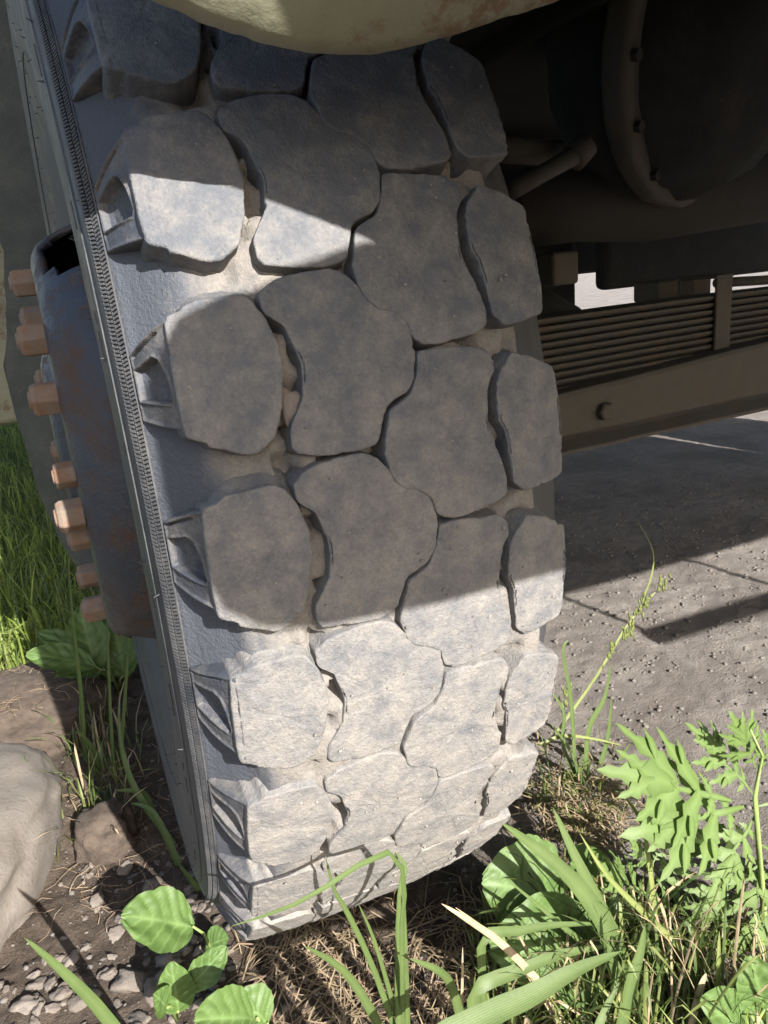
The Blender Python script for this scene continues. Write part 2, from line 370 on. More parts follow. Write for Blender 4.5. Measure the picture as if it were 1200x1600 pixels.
def block_mesh(key, seed):
    out = [np.array((x, a*MMDEG)) for x, a in OUT[key]]
    out = resample(chaikin(out, 1), 128)
    c = sum(out)/len(out)
    # edge wear, chips and a small gap to the neighbour
    pts = []
    for p in out:
        d = p-c; L = np.linalg.norm(d); u = d/L
        wv = 0.45*nz((p[0]*0.11+seed*9, p[1]*0.11, seed)) + 0.28*nz((p[0]*0.45, p[1]*0.45+seed*5, seed)) + (0.35 if key in 'CD' else 0.12)*nz((p[0]*1.3, p[1]*1.3+seed*5, seed))
        chip = max(0, nz((p[0]*0.22+seed*3, p[1]*0.22, seed*2.0+7))-0.40)*5.0
        gap = -0.25 if key in 'BC' else (-1.4 if key == 'A' else -1.1)
        if key == 'A' and p[0] < -106: gap = 0.3; wv *= 0.3
        pts.append(c+u*(L-gap+wv-chip*(0.4 if key == 'A' else 1)))
    wear = 0.0007*(rng.random()-0.5)*2
    n = len(pts); vs = []; fs = []
    def top(p, q=0.0):
        x = p[0]/1000; h = 0.0009*nz((p[0]*0.05+seed*11, p[1]*0.05, seed)) + 0.00075*nz((p[0]*0.23, p[1]*0.23, seed*3)) + 0.0004*nz((p[0]*0.7, p[1]*0.7, seed*5))
        return x, p[1]/MMDEG, crown(x)+h+wear+q-(0.0016*sstep(0.098, 0.118, abs(x)) if key in 'AD' else 0)
    rings = [('t', 0.985), ('t', 0.93), ('t', 0.80), ('t', 0.64), ('t', 0.46), ('t', 0.26), ('t', 0.10)]
    # walls from the base up, then the top inwards; the right shoulder runs further down
    drop = 0.024
    walls = [(1.3, -drop), (0.8, -drop*0.55), (0.35, -0.0075), (0.10, -0.0024), (0.0, -0.0008), (-0.45, -0.0001), (-1.6, 0.0)]
    for off, dz in walls:
        for i, p in enumerate(pts):
            d = p-c; L = np.linalg.norm(d); u = d/L
            o2 = off
            if u[1] > 0.3 and off > 0.1: o2 = off*(1+(7.0*sstep(-112, -92, p[0]) if key == 'A' else 3.5*sstep(116, 98, p[0]) if key == 'D' else 0.8)*sstep(0.3, 0.9, u[1]))
            if key == 'A' and p[0] < -108: o2 = min(o2, 0.4)
            if key == 'D' and p[0] > 110: o2 = off*-1.2 if off > 0.5 else off
            q = c+u*(L+o2 + (0.5*nz((p[0]*0.3, p[1]*0.3, dz*300+seed)) if dz < -0.002 else 0))
            x, a, r = top(q); ed = dz
            vs.append(cyl(x, a, r+ed))
    for _, s in rings:
        for p in pts:
            x, a, r = top(c+(p-c)*s*0.955); vs.append(cyl(x, a, r))
    x, a, r = top(c); vs.append(cyl(x, a, r))
    nr = len(walls)+len(rings)
    for j in range(nr-1):
        for i in range(n):
            fs.append((j*n+i, j*n+(i+1) % n, (j+1)*n+(i+1) % n, (j+1)*n+i))
    for i in range(n): fs.append(((nr-1)*n+i, (nr-1)*n+(i+1) % n, nr*n))
    me = mesh('tread_block', vs, fs)
    bm = bmesh.new(); bm.from_mesh(me); bmesh.ops.recalc_face_normals(bm, faces=bm.faces); bm.to_mesh(me); bm.free()
    # re-centre about the wheel axle so that a rotation about it places each pitch
    for v in me.vertices: v.co.z -= R
    me.polygons.foreach_set('use_smooth', [True]*len(me.polygons))
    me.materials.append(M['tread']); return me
NV = 6
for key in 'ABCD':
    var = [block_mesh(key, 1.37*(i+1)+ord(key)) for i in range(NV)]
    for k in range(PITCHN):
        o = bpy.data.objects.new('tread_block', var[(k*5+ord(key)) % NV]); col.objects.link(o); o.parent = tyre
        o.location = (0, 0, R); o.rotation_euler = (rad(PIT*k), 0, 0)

# --- shoulder lugs with their moulded pockets
LS = 42.0    # mm from tread edge to the rib band
def mm(poly): return [(s*LS, a*MMDEG*0.965) for s, a in poly]
LUG = mm([(-0.10,16.2),(0.3,15.95),(1.02,15.15),(1.02,10.9),(0.5,10.3),(-0.10,9.72)])
POCK = mm([(0.93,14.0),(0.46,14.35),(0.35,14.1),(0.26,13.1),(0.21,11.85),(0.26,11.6),(0.93,12.2)])
SLIT = mm([(0.97,14.95),(0.35,15.62),(0.28,15.55),(0.97,14.80)])
def lug_mesh(seed):
    NS, NAa = 64, 120; vs = []; fs = []
    for j in range(NAa+1):
        a = 9.2+(17.0-9.2)*j/NAa
        for i in range(NS+1):
            s = -0.06+1.10*i/NS
            p = (s*LS + 0.22*nz((s*9, a*2, seed)), a*MMDEG*0.965 + 0.25*nz((s*7+3, a*1.5, seed)))
            dl = inpoly_sd(p, LUG); dp = inpoly_sd(p, POCK); dsl = inpoly_sd(p, SLIT)
            ramp_ = 3.2 if p[1] > 15.0*MMDEG*0.965 else 1.7
            h = -0.016*sstep(-0.5, ramp_, dl)
            h += -0.0070*sstep(0.25, -1.0, dp)*(0.75+0.35*sstep(0.9, 0.2, s))
            h += 0.0012*math.exp(-((dp-1.1)/0.8)**2)            # raised rim round the pocket
            h += 0.0010*math.exp(-((dl+1.4)/1.0)**2)
            h += -0.0032*sstep(0.35, -0.3, dsl)
            h += 0.0002*nz((s*14, a*5, seed*3))
            x = -0.1125-(0.1322-0.1125)*s; r = 0.5588-(0.5588-0.5205)*s-0.05*max(0, -s)
            bul = 0.0020*math.sin(math.pi*max(0, min(1, s)))
            x += -0.885*(h+bul); r += 0.465*(h+bul)
            q = cyl(x, a, r); vs.append((q[0], q[1], q[2]-R))
    for j in range(NAa):
        for i in range(NS):
            k = j*(NS+1)+i; fs.append((k, k+1, k+NS+2, k+NS+1))
    me = mesh('shoulder_lug', vs, fs); me.materials.append(M['shoulder']); return me
lv = [lug_mesh(2.1+i*1.7) for i in range(3)]
for k in range(PITCHN):
    o = bpy.data.objects.new('shoulder_lug', lv[k % 3]); col.objects.link(o); o.parent = tyre
    o.location = (0, 0, R); o.rotation_euler = (rad(PIT*k), 0, 0)

# --- serrated rib band, moulded raised marks and vent hairs on the sidewall
mb = MB()
for row, (xa, ra, xb, rb) in enumerate(((-0.1338, 0.5178, -0.1362, 0.5150), (-0.1370, 0.5138, -0.1392, 0.5108))):
    k = 0
    while k < 360:
        a0 = k+(0.10 if row else 0)+nrng.uniform(-.02, .02); a1 = a0+0.15; lift = 0.0012
        sk = 0.10 if row else -0.10
        qs = []
        for (x, r, da) in ((xa, ra, 0), (xb, rb, sk)):
            for aa in (a0+da, a1+da):
                qs.append(cyl(x, aa, r)); qs.append(cyl(x-0.8*lift, aa, r+0.6*lift))
        mb.add(qs, [(1,3,7,5), (0,1,5,4), (2,6,7,3), (0,2,3,1), (4,5,7,6)]); k += 0.27
for x, r, wdt in ((-0.1334, 0.5186, 0.0009), (-0.1366, 0.5144, 0.0006), (-0.1396, 0.5104, 0.0008), (-0.1427, 0.4964, 0.0007), (-0.1410, 0.4015, 0.0010)):
    ring = [cyl(x, a, r) for a in np.arange(0, 361, 1.5)]; mb.tube(ring, wdt, 5, False)
tag(obj('serrated_band', mb.mesh('serrated_band', False), M['sidewall'], tyre), None, None, kind='stuff')
mb = MB()
a = -120.0
while a < 80:
    ln = rng.choice((0.9, 1.6, 3.4, 2.2)); r0 = rng.choice((0.487, 0.484, 0.480)); x0 = -0.1432-(0.4950-r0)*0.03
    for i in range(max(2, int(ln/0.4))):
        aa = a+ln*i/max(2, int(ln/0.4)); ab = a+ln*(i+1)/max(2, int(ln/0.4))
        q = []
        for t in (aa, ab):
            for dx, dr in ((0.001, 0.0), (-0.0008, -0.0003), (-0.0009, -0.0012), (0.001, -0.0016)): q.append(cyl(x0+dx, t, r0+dr))
        mb.add(q, [(0,1,5,4), (1,2,6,5), (2,3,7,6), (0,3,2,1), (4,5,6,7)])
    a += ln+rng.choice((0.6, 2.5, 6.0, 11.0))
obj('raised_marking', mb.mesh('raised_marking', False), M['sidewall'], tyre)['kind'] = 'stuff'
mb = MB()
for k in range(150):
    aa = rng.uniform(0, 360); r0 = rng.uniform(0.35, 0.515)
    xs_ = [pp for pp in prof if pp[1] and pp[0] < -0.12]
    x0 = np.interp(r0, [pp[1] for pp in xs_][::-1], [pp[0] for pp in xs_][::-1])
    p0 = Vector(cyl(x0+0.001, aa, r0)); dirv = Vector((-1, rng.uniform(-.5, .5), rng.uniform(-.5, .5))).normalized()
    mb.tube([p0, p0+dirv*rng.uniform(0.002, 0.0055)], [0.0006, 0.0003], 4)
tag(obj('vent_hair', mb.mesh('vent_hair', False), M['sidewall'], tyre), None, None, kind='stuff')

# --- mud crumbs stuck to the tread
iv, ifc = ico(1)
mb = MB()
kp = {k: [(x, a) for x, a in OUT[k]] for k in 'ABCD'}
for k in range(5200):
    key = rng.choice('ABBCCCCDDDD'); poly = kp[key]; x = rng.uniform(-118, 118); a = rng.uniform(2, 18)
    if inpoly_sd((x, a*MMDEG), [(u, v_*MMDEG) for u, v_ in poly]) > -1.5: continue
    x /= 1000.0; aa = a+PIT*rng.randint(-4, 3)
    s = 0.0004+0.0011*rng.random()**4.0
    q = Vector(cyl(x, aa, crown(x)+s*0.30-(0.0016*sstep(0.098, 0.118, abs(x))))); jit = 1+0.35*(nrng.rand(len(iv), 1)-0.5)
    vv = iv*jit*np.array([s, s*rng.uniform(.6, 1), s*rng.uniform(.5, .9)])
    mb.add([q+Vector(t) for t in vv], ifc)
tag(obj('dried_mud_crumbs', mb.mesh('dried_mud_crumbs'), M['crumb'], tyre), None, None, kind='stuff')

# --- wheel disc with hand holes, wheel nuts, hub
def lathe(profile, n=120, hole=None, cx=R):
    vs = []; fs = []; L = len(profile)
    for k in range(n):
        for x, r in profile: vs.append(cyl(x, k*360/n, r))
    for k in range(n):
        for j in range(L-1):
            if hole and hole(k*360/n, j): continue
            fs.append((k*L+j, k*L+j+1, ((k+1) % n)*L+j+1, ((k+1) % n)*L+j))
    return vs, fs
dp = [(-0.060, 0.272), (-0.118, 0.270), (-0.126, 0.276), (-0.131, 0.272), (-0.128, 0.262), (-0.118, 0.256), (-0.120, 0.252), (-0.132, 0.247), (-0.148, 0.241), (-0.163, 0.234), (-0.175, 0.226), (-0.1815, 0.217), (-0.184, 0.206), (-0.184, 0.150), (-0.186, 0.115), (-0.192, 0.110), (-0.196, 0.10), (-0.198, 0.05), (-0.198, 0.001)]
def hole(a, j):
    if not (6 <= j <= 9): return False
    for c in (68, -70, 178):
        if abs(((a-c+180) % 360)-180) < (15 if j in (7, 8) else 12): return True
    return False
vs, fs = lathe(dp, 180, hole)
dme = mesh('wheel_disc', vs, fs); lumpy(dme, 0.0012, 40)
disc = obj('wheel_disc', dme, M['disc'], truck); disc['label'] = 'blue grey steel wheel disc blistered with rust'
so_ = disc.modifiers.new('solid', 'SOLIDIFY'); so_.thickness = 0.008; so_.offset = 1
vs, fs = lathe([(0.10, 0.262), (-0.05, 0.262), (-0.06, 0.24), (-0.06, 0.02)], 90)
drum = obj('brake_drum', mesh('brake_drum', vs, fs), M['black'], truck)
def nut_mesh(r, h, seed):
    mb = MB(); n = 6; vs = []
    lay = [(0.0, r*1.0), (0.0, r), (-h*0.82, r), (-h, r*0.86)]
    for x, rr in lay:
        for k in range(n): vs.append(Vector((x, rr*math.cos(k*math.pi/3), rr*math.sin(k*math.pi/3))))
    fs = []
    for j in range(3):
        for k in range(n): fs.append((j*n+k, j*n+(k+1) % n, (j+1)*n+(k+1) % n, (j+1)*n+k))
    fs.append(tuple(3*n+k for k in range(n))); mb.add(vs, fs)
    mb.tube([(-h*0.9, 0, 0), (-h*1.10, 0, 0)], r*0.55, 10)
    return mb.mesh('wheel_nut', False)
nm = nut_mesh(0.0165, 0.024, 1); nm2 = nut_mesh(0.0135, 0.019, 2)
for i, (aa, big) in enumerate([(44, 1), (25, 1), (2, 0), (-9, 1), (-21, 0), (-80, 1), (-110, 1), (-140, 1), (-170, 1), (160, 1), (130, 1), (100, 1)]):
    o = bpy.data.objects.new('wheel_nut', nm if big else nm2); col.objects.link(o); o.parent = disc
    if len(o.data.materials) == 0: o.data.materials.append(M['nut'])
    o.location = cyl(-0.184, aa, 0.192 if big else 0.172); o.rotation_euler = (rad(aa+rng.uniform(0, 40)), 0, 0)
    bevel(o, 0.0015, 2)

# the wheel is steered a touch: turn it about the front of its tread
STEER = rad(1.3); Zr = Matrix.Rotation(STEER, 4, 'Z'); pv_ = Vector((0, -R, 0)); tr_ = pv_-(Zr @ pv_)
for o in (tyre, disc, drum): o.rotation_euler = (0, 0, STEER); o.location = tr_
disc.location = tr_+Vector((0.009, 0, 0))

# --- mud flap behind the wheel
fl = [(-220,-160),(-200,300),(0,372),(6,385),(8,450),(12,540),(3,562),(6,575),(24,650),(33,680),(45,712),(60,770),(74,800),(88,832),(104,862),(125,892),(150,925),(200,960),(330,965),(330,-120)]
FY = 0.80
mb = MB(); fp = resample([np.array(q) for q in fl], 120)
f0 = []; f1 = []
for q in fp:
    jx = 2.5*nz((q[0]*0.05, q[1]*0.05, 3)) + 1.6*nz((q[0]*0.2, q[1]*0.2, 5))
    p0 = P(q[0]+jx, q[1]+jx, FY); wv = 0.012*nz((p0.x*9, p0.z*9, 1)); f0.append(p0+Vector((0, wv, 0))); f1.append(p0+Vector((0.002, wv+0.012, 0.001)))
n = len(f0)
cen = sum(f0, Vector())/n
bm = bmesh.new()
b0 = [bm.verts.new(q) for q in f0]; b1 = [bm.verts.new(q) for q in f1]
bm.faces.new(b0); bm.faces.new(b1[::-1])
for i in range(n): bm.faces.new((b0[i], b1[i], b1[(i+1) % n], b0[(i+1) % n]))
bmesh.ops.recalc_face_normals(bm, faces=bm.faces); bmesh.ops.triangulate(bm, faces=[f for f in bm.faces if len(f.verts) > 4])
me = bpy.data.meshes.new('mud_flap'); bm.to_mesh(me); bm.free()
fo = obj('mud_flap', me, M['flap'], truck); fo['label'] = 'ragged dark green rubber mud flap behind the wheel'

# --- cream sheet metal: fender lip, added shade panel, arch, sill
def sheet(name, grid, mat, thick=0.003, edge_rows=2, label=None):
    nj, ni = len(grid), len(grid[0]); vs = [p for row in grid for p in row]
    fs = [(j*ni+i, j*ni+i+1, (j+1)*ni+i+1, (j+1)*ni+i) for j in range(nj-1) for i in range(ni-1)]
    me = mesh(name, vs, fs); at = me.attributes.new('edge', 'FLOAT', 'POINT')
    at.data.foreach_set('value', [max(0.0, 1-j/max(1, edge_rows)) for j in range(nj) for i in range(ni)])
    o = obj(name, me, mat, truck); s = o.modifiers.new('solid', 'SOLIDIFY'); s.thickness = thick; s.offset = 0
    if label: o['label'] = label
    return o
lip = [(40,-125),(120,-75),(190,-35),(250,0),(330,35),(400,60),(480,77),(560,82),(620,73),(700,52),(780,25),(860,0),(960,-32),(1080,-70),(1250,-125)]
lipr = []
for i in range(len(lip)-1):
    for t in np.linspace(0, 1, 6, endpoint=False): lipr.append((lip[i][0]*(1-t)+lip[i+1][0]*t, lip[i][1]*(1-t)+lip[i+1][1]*t))
lipr.append(lip[-1]); sm = list(lipr)
for _ in range(6): sm = [sm[0]]+[tuple((sm[i-1][k]+2*sm[i][k]+sm[i+1][k])/4 for k in (0, 1)) for i in range(1, len(sm)-1)]+[sm[-1]]
FLY = -0.600
rows = [(0.012, 0.006), (0.004, 0.0015), (0.0, 0.0), (-0.006, 0.004), (-0.014, 0.012), (-0.026, 0.030), (-0.036, 0.055), (-0.040, 0.09), (-0.040, 0.15), (-0.036, 0.22), (-0.02, 0.30)]
grid = []
for dy, dz in rows:
    grid.append([P(q[0], q[1], FLY)+Vector((0, dy, dz+0.0012*nz((q[0]*0.03, dz*40, 2)))) for q in sm])
sheet('fender', grid, M['cream'], 0.003, 5, 'cream painted fender edge speckled with rust above the tyre')
# arch over the wheel
grid = []
for aa in np.linspace(38, 165, 26):
    t = rad(aa); grid.append([Vector((x, -0.72*math.cos(t)-0.02*0, R+0.05+0.72*math.sin(t))) for x in np.linspace(-0.10, 0.40, 10)])
sheet('wheel_arch', grid, M['flap'], 0.003, 0)
# unseen panel added to cast shade: slanting edge on tyre shoulder, rest on cross rail
SPY = -0.80
low = [(-0.095, 0.988), (-0.06, 0.967), (0.07, 0.892), (0.20, 0.83), (0.45, 0.80), (0.9, 0.80), (1.6, 0.81), (2.35, 0.81)]
grid = [[Vector((x, SPY, z)) for x, z in low], [Vector((x, SPY-0.004, z+0.02)) for x, z in low], [Vector((x, SPY-0.004, 1.085+0.22*sstep(0.05, 0.3, x))) for x, z in low], [Vector((x, SPY+0.02, 1.11+0.22*sstep(0.05, 0.3, x))) for x, z in low]]
sheet('shade_panel', grid, M['cream'], 0.003, 1)
# front bumper, rounded outer end
bo = [(2.42, 0.832), (0.12, 0.836), (0.050, 0.841), (0.012, 0.850), (-0.008, 0.868), (-0.016, 0.895), (-0.018, 0.95), (-0.015, 1.018), (0.000, 1.038), (0.035, 1.051), (0.11, 1.070), (2.42, 1.074)]
bm = bmesh.new(); BY = -1.10
b0 = [bm.verts.new((x, BY+0.025*(x-0.1), z)) for x, z in bo]; b1 = [bm.verts.new((x, BY+0.07+0.025*(x-0.1), z+0.004 if z < 0.93 else z-0.044)) for x, z in bo]
bm.faces.new(b0); bm.faces.new(b1[::-1])
for i in range(len(bo)): bm.faces.new((b0[i], b1[i], b1[(i+1) % len(bo)], b0[(i+1) % len(bo)]))
bmesh.ops.recalc_face_normals(bm, faces=bm.faces)
me = bpy.data.meshes.new('bumper'); bm.to_mesh(me); bm.free(); bumper = obj('bumper', me, M['cream'], truck)
# hanging step below the bumper: two straps and a tread bar
mb = MB()
for x in (1.02, 1.40): mb.tube([(x, BY+0.02, 0.87), (x, BY+0.02, 0.70)], 0.006, 8)
obj('step_strap', mb.mesh('step_strap'), M['under'], bumper)
mb = MB(); mb.box((1.21, BY+0.02, 0.690), (0.42, 0.035, 0.024)); bevel(obj('step_bar', mb.mesh('step_bar', False), M['under'], bumper))
# cab floor, cab and frame above
mb = MB(); mb.box((1.14, 0.25, 1.98), (2.52, 2.40, 0.94)); bevel(obj('cab', mb.mesh('cab', False), M['cream'], truck), 0.06, 4)
mb = MB(); mb.box((1.22, 0.30, 1.13), (1.9, 2.2, 0.10)); bevel(obj('cab_floor', mb.mesh('cab_floor', False), M['black'], truck), 0.02, 2)
mb = MB(); mb.box((1.2, 3.6, 1.20), (2.5, 4.0, 0.16)); mb.box((1.2, 3.6, 1.55), (2.5, 4.0, 0.5)); bevel(obj('cargo_bed', mb.mesh('cargo_bed', False), M['cream'], truck), 0.02, 2)
for x in (0.62, 1.72):
    mb = MB(); mb.box((x, 1.9, 1.11), (0.08, 5.6, 0.13)); bevel(obj('chassis_rail', mb.mesh('chassis_rail', False), M['black'], truck), 0.008, 2)
# cab sill seen behind the flap
q0 = P(-260, 250, 1.75); q1 = P(80, 655, 1.75)
mb = MB(); mb.box((q1.x-0.45, 1.80, (q1.z+1.9)/2), (0.90, 0.10, 1.9-q1.z)); bevel(obj('cab_sill', mb.mesh('cab_sill', False), M['cream'], truck), 0.02, 3)

# --- leaf spring: leaves shorten towards the bottom, clamp round the pack
SP0 = P(800, 565, 0.16); dirs = Vector((math.sin(rad(80)), math.cos(rad(80)), 0.0))
spring = empty('leaf_spring', SP0); spring.parent = truck
right = dirs; fwd = Vector((-dirs.y, dirs.x, 0))
NL = 11; TH = 0.0130
def leaf(k):
    ztop = 0.066-k*TH; L = 1.50 if k < 5 else 1.06-(k-5)*0.135
    x0 = -0.25; vs = []; fs = []; n = 28
    hw = 0.037
    sec = [(-hw, -TH*0.42), (-hw, -TH*0.05), (-hw+0.004, TH*0.0), (hw-0.004, 0), (hw, -TH*0.05), (hw, -TH*0.42), (hw-0.008, -TH*0.80), (-hw+0.008, -TH*0.80)]
    for i in range(n+1):
        s = x0+(L-x0)*i/n; zz = ztop-0.012*(s+0.1)**2+0.0006*nz((s*9, k*3.0, 0)); tap = 1.0 if L-s > 0.03 else 0.55
        for y, z in sec: vs.append(right*s+fwd*(y*tap)+Vector((0, 0, zz+z)))
    m_ = len(sec)
    for i in range(n):
        for j in range(m_): fs.append((i*m_+j, i*m_+(j+1) % m_, (i+1)*m_+(j+1) % m_, (i+1)*m_+j))
    fs += [tuple(range(m_))[::-1], tuple(n*m_+j for j in range(m_))]
    return mesh('leaf', vs, fs, False)
for k in range(NL): obj('leaf', leaf(k), M['spring'], spring)
# clamp: U strap
sc_ = min(np.arange(0.1, 1.4, 0.005), key=lambda t: abs(proj(SP0+right*float(t))[0]-1098)); sc_ = float(sc_)
zc = -0.012*(sc_+0.1)**2
mb = MB()
Rm = Matrix((( right.x, fwd.x, 0), (right.y, fwd.y, 0), (0, 0, 1)))
for y in (-0.042, 0.042): mb.box(right*sc_+fwd*y+Vector((0, 0, 0.015+zc)), (0.046, 0.006, 0.165), Rm)
mb.box(right*sc_+Vector((0, 0, 0.100+zc)), (0.050, 0.09, 0.006), Rm); mb.box(right*sc_+Vector((0, 0, -0.070+zc)), (0.046, 0.09, 0.006), Rm)
bevel(obj('spring_clamp', mb.mesh('spring_clamp', False), M['spring'], spring), 0.0015, 2)

# --- cross rail below the spring with a hex bolt
RY0, RY1 = 0.10, 0.20
def rail_pt(px, py, dy=0.0):
    t = (px-860)/(1200-860); return P(px, py, RY0+(RY1-RY0)*t+dy)
t0, t1 = rail_pt(760, 645), rail_pt(1420, 478); u0, u1 = rail_pt(760, 708), rail_pt(1420, 566); l0, l1 = rail_pt(760, 728), rail_pt(1420, 585)
mb = MB(); fy = Vector((0, -0.035, 0)); by = Vector((0, 0.05, 0)); up = Vector((0, 0, 0.006))
secs = []
for t, u, l in ((t0, u0, l0), (t1, u1, l1)):
    secs.append([t+by, t, t+Vector((0, -0.004, -0.008)), u+Vector((0, 0.004, 0)), u+Vector((0, -0.006, -0.006)), l+fy+up, l+fy, l+by])
vs = []; NR = 24
for i in range(NR+1):
    q = i/NR
    for a_, b_ in zip(*secs):
        p_ = a_*(1-q)+b_*q; vs.append(p_+Vector((0, 0.0015*nz(p_*30), 0.0015*nz(p_*30+Vector((9, 0, 0))))))
fs = [(i*8+j, i*8+(j+1) % 8, (i+1)*8+(j+1) % 8, (i+1)*8+j) for i in range(NR) for j in range(8)]+[tuple(range(8)), tuple(NR*8+j for j in range(8))]
rail = obj('cross_rail', mesh('cross_rail', vs, fs, False), M['rail'], truck); bevel(rail, 0.004, 3)
bp = rail_pt(943, 642, -0.016); mb = MB()
hexv = lambda r, y: [bp+Vector((r*math.cos(k*math.pi/3), y, r*math.sin(k*math.pi/3))) for k in range(6)]
mb.add(hexv(0.016, 0.01)+hexv(0.016, -0.012)+hexv(0.013, -0.015), [(k, (k+1) % 6, 6+(k+1) % 6, 6+k) for k in range(6)]+[(6+k, 6+(k+1) % 6, 12+(k+1) % 6, 12+k) for k in range(6)]+[tuple(range(12, 18))])
obj('bolt', mb.mesh('bolt', False), M['rail'], rail)

# --- axle, differential, steering rods
dc = P(1060, 85, 0.12); dr = 0.215
iv3, if3 = ico(4)
vs = []
for q in iv3:
    d = Vector(q); k = 1+0.05*nz(d*3)+0.045*nz(d*8)+0.03*nz(d*20)
    vs.append(dc+Vector((d.x*dr*k, d.y*dr*0.8*k, d.z*dr*k)))
diff = obj('differential', mesh('differential', vs, if3), M['black'], truck)
# flange ring round the housing
dc = P(1085, 78, 0.09); ax = Vector((0.34, -0.90, -0.15)).normalized(); e1 = ax.cross(Vector((0, 0, 1))).normalized(); e2 = ax.cross(e1)
mb = MB(); vs = []; n = 72
for k in range(n):
    t = 2*math.pi*k/n; d = e1*math.cos(t)+e2*math.sin(t); w_ = 0.006*nz((math.cos(t)*5, math.sin(t)*5, 1))+0.005*nz((math.cos(t)*14, math.sin(t)*14, 1))
    for r_, h_ in ((0.19, 0.02), (0.222+w_, 0.02), (0.226+w_, 0.012), (0.226+w_, -0.012), (0.222, -0.02), (0.19, -0.02)): vs.append(dc+d*r_+ax*h_)
fs = [(k*6+j, k*6+(j+1) % 6, ((k+1) % n)*6+(j+1) % 6, ((k+1) % n)*6+j) for k in range(n) for j in range(6)]
obj('flange', mesh('flange', vs, fs), M['spring'], diff)
for k in range(14):
    t = 2*math.pi*(k+0.3)/14; d = e1*math.cos(t)+e2*math.sin(t); p0 = dc+d*0.207+ax*0.02; mb = MB()
    mb.tube([p0, p0+ax*0.010], 0.009, 6); obj('flange_bolt', mb.mesh('flange_bolt', False), M['under'], diff)
mb = MB(); a0 = P(780, 330, 0.18); a1 = P(1000, 310, 0.22); a2 = P(1320, 250, 0.28)
mb.tube([a0, a0*0.5+a1*0.5, a1, a2], [0.062, 0.060, 0.075, 0.095], 24)
axme = mb.mesh('axle_tube'); obj('axle_tube', axme, M['under'], truck)
mb = MB(); mb.tube([P(770, 232, 0.02), P(835, 238, 0.05), P(912, 243, 0.09)], [0.018, 0.017, 0.012], 12); obj('tie_rod', mb.mesh('tie_rod'), M['rail'], truck)
mb = MB(); p0, p1 = P(800, 298, -0.02), P(906, 238, 0.02); mb.tube([p0, p0*0.5+p1*0.5, p1], [0.012, 0.012, 0.014], 12)
mb.tube([p1-Vector((0.012, 0, 0.008)), p1+Vector((0.012, 0, 0.010))], [0.020, 0.018], 12); obj('drag_link', mb.mesh('drag_link'), M['rail'], truck)
q = P(868, 420, 0.12); mb = MB(); mb.box(q, (0.048, 0.06, 0.050)); bevel(obj('spring_seat', mb.mesh('spring_seat', False), M['rail'], truck), 0.006, 3)
q = P(866, 496, 0.30); mb = MB(); mb.tube([q+Vector((-0.14, 0, 0)), q+Vector((-0.02, 0, 0.012)), q+Vector((0.05, 0, -0.004))], [0.045, 0.042, 0.018], 14); obj('spring_bracket', mb.mesh('spring_bracket'), M['black'], truck)
# dark housings further back under the cab
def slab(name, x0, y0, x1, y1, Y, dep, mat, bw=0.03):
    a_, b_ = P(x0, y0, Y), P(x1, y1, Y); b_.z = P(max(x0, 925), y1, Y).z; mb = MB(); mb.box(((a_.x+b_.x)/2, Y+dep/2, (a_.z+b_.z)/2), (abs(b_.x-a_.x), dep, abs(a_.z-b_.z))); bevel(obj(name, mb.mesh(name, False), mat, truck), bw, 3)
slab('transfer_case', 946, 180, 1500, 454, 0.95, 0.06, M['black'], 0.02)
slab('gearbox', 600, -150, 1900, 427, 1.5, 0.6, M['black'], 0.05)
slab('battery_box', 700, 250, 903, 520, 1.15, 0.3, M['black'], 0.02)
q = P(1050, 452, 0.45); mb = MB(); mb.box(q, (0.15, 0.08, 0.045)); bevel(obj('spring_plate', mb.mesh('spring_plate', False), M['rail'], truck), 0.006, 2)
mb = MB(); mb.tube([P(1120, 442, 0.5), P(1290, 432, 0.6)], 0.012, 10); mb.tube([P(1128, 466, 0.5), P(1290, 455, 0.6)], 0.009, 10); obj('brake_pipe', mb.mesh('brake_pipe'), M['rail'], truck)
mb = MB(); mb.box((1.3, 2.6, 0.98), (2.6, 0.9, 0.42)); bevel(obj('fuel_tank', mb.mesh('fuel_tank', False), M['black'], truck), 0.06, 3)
for lx, ly in ((2.42, 0.0), (0.05, 3.7), (2.42, 3.7)):
    o = obj('tyre', tme, None, truck, (lx, ly, 0))

# ------------------------------------------------------------------ stones
def rock(sub, seed, amp, dims, flat=0.0):
    v_, f_ = ico(sub); out = []
    for q in v_:
        d = Vector(q); k = 1+amp*nz(d*1.3+Vector((seed, 0, 0)))+amp*0.5*nz(d*3.1+Vector((0, seed, 0)))+amp*0.15*nz(d*9+Vector((0, 0, seed)))
        d = Vector((math.copysign(abs(d.x)**0.8, d.x), math.copysign(abs(d.y)**0.8, d.y), math.copysign(abs(d.z)**0.7, d.z)))
        out.append(Vector((d.x*dims[0], d.y*dims[1], d.z*dims[2]))*k)
    return mesh('rock', out, f_)
o = obj('boulder', rock(5, 3.3, 0.14, (0.155, 0.245, 0.085)), M['boulder'], None, (-0.455, 0.075, 0.030)); o.scale = (0.93,)*3; o.rotation_euler = (rad(-6), rad(7), rad(-14))
tag(o, 'smooth tan boulder half sunk in the soil beside the tyre', 'boulder')
o = obj('earth_clod', rock(5, 8.1, 0.22, (0.155, 0.135, 0.06)), M['soil'], None, (-0.395, 0.44, 0.018)); o.rotation_euler = (0, rad(4), rad(15))
clod = tag(o, 'dark flat clod of soil threaded with pale roots', 'clod')
o = obj('earth_clod', rock(4, 5.5, 0.30, (0.040, 0.042, 0.032)), M['soil'], None, G(165, 1310)+Vector((0, 0, 0.012)))
tag(o, 'small round clod of soil tangled in roots beside the boulder', 'clod')
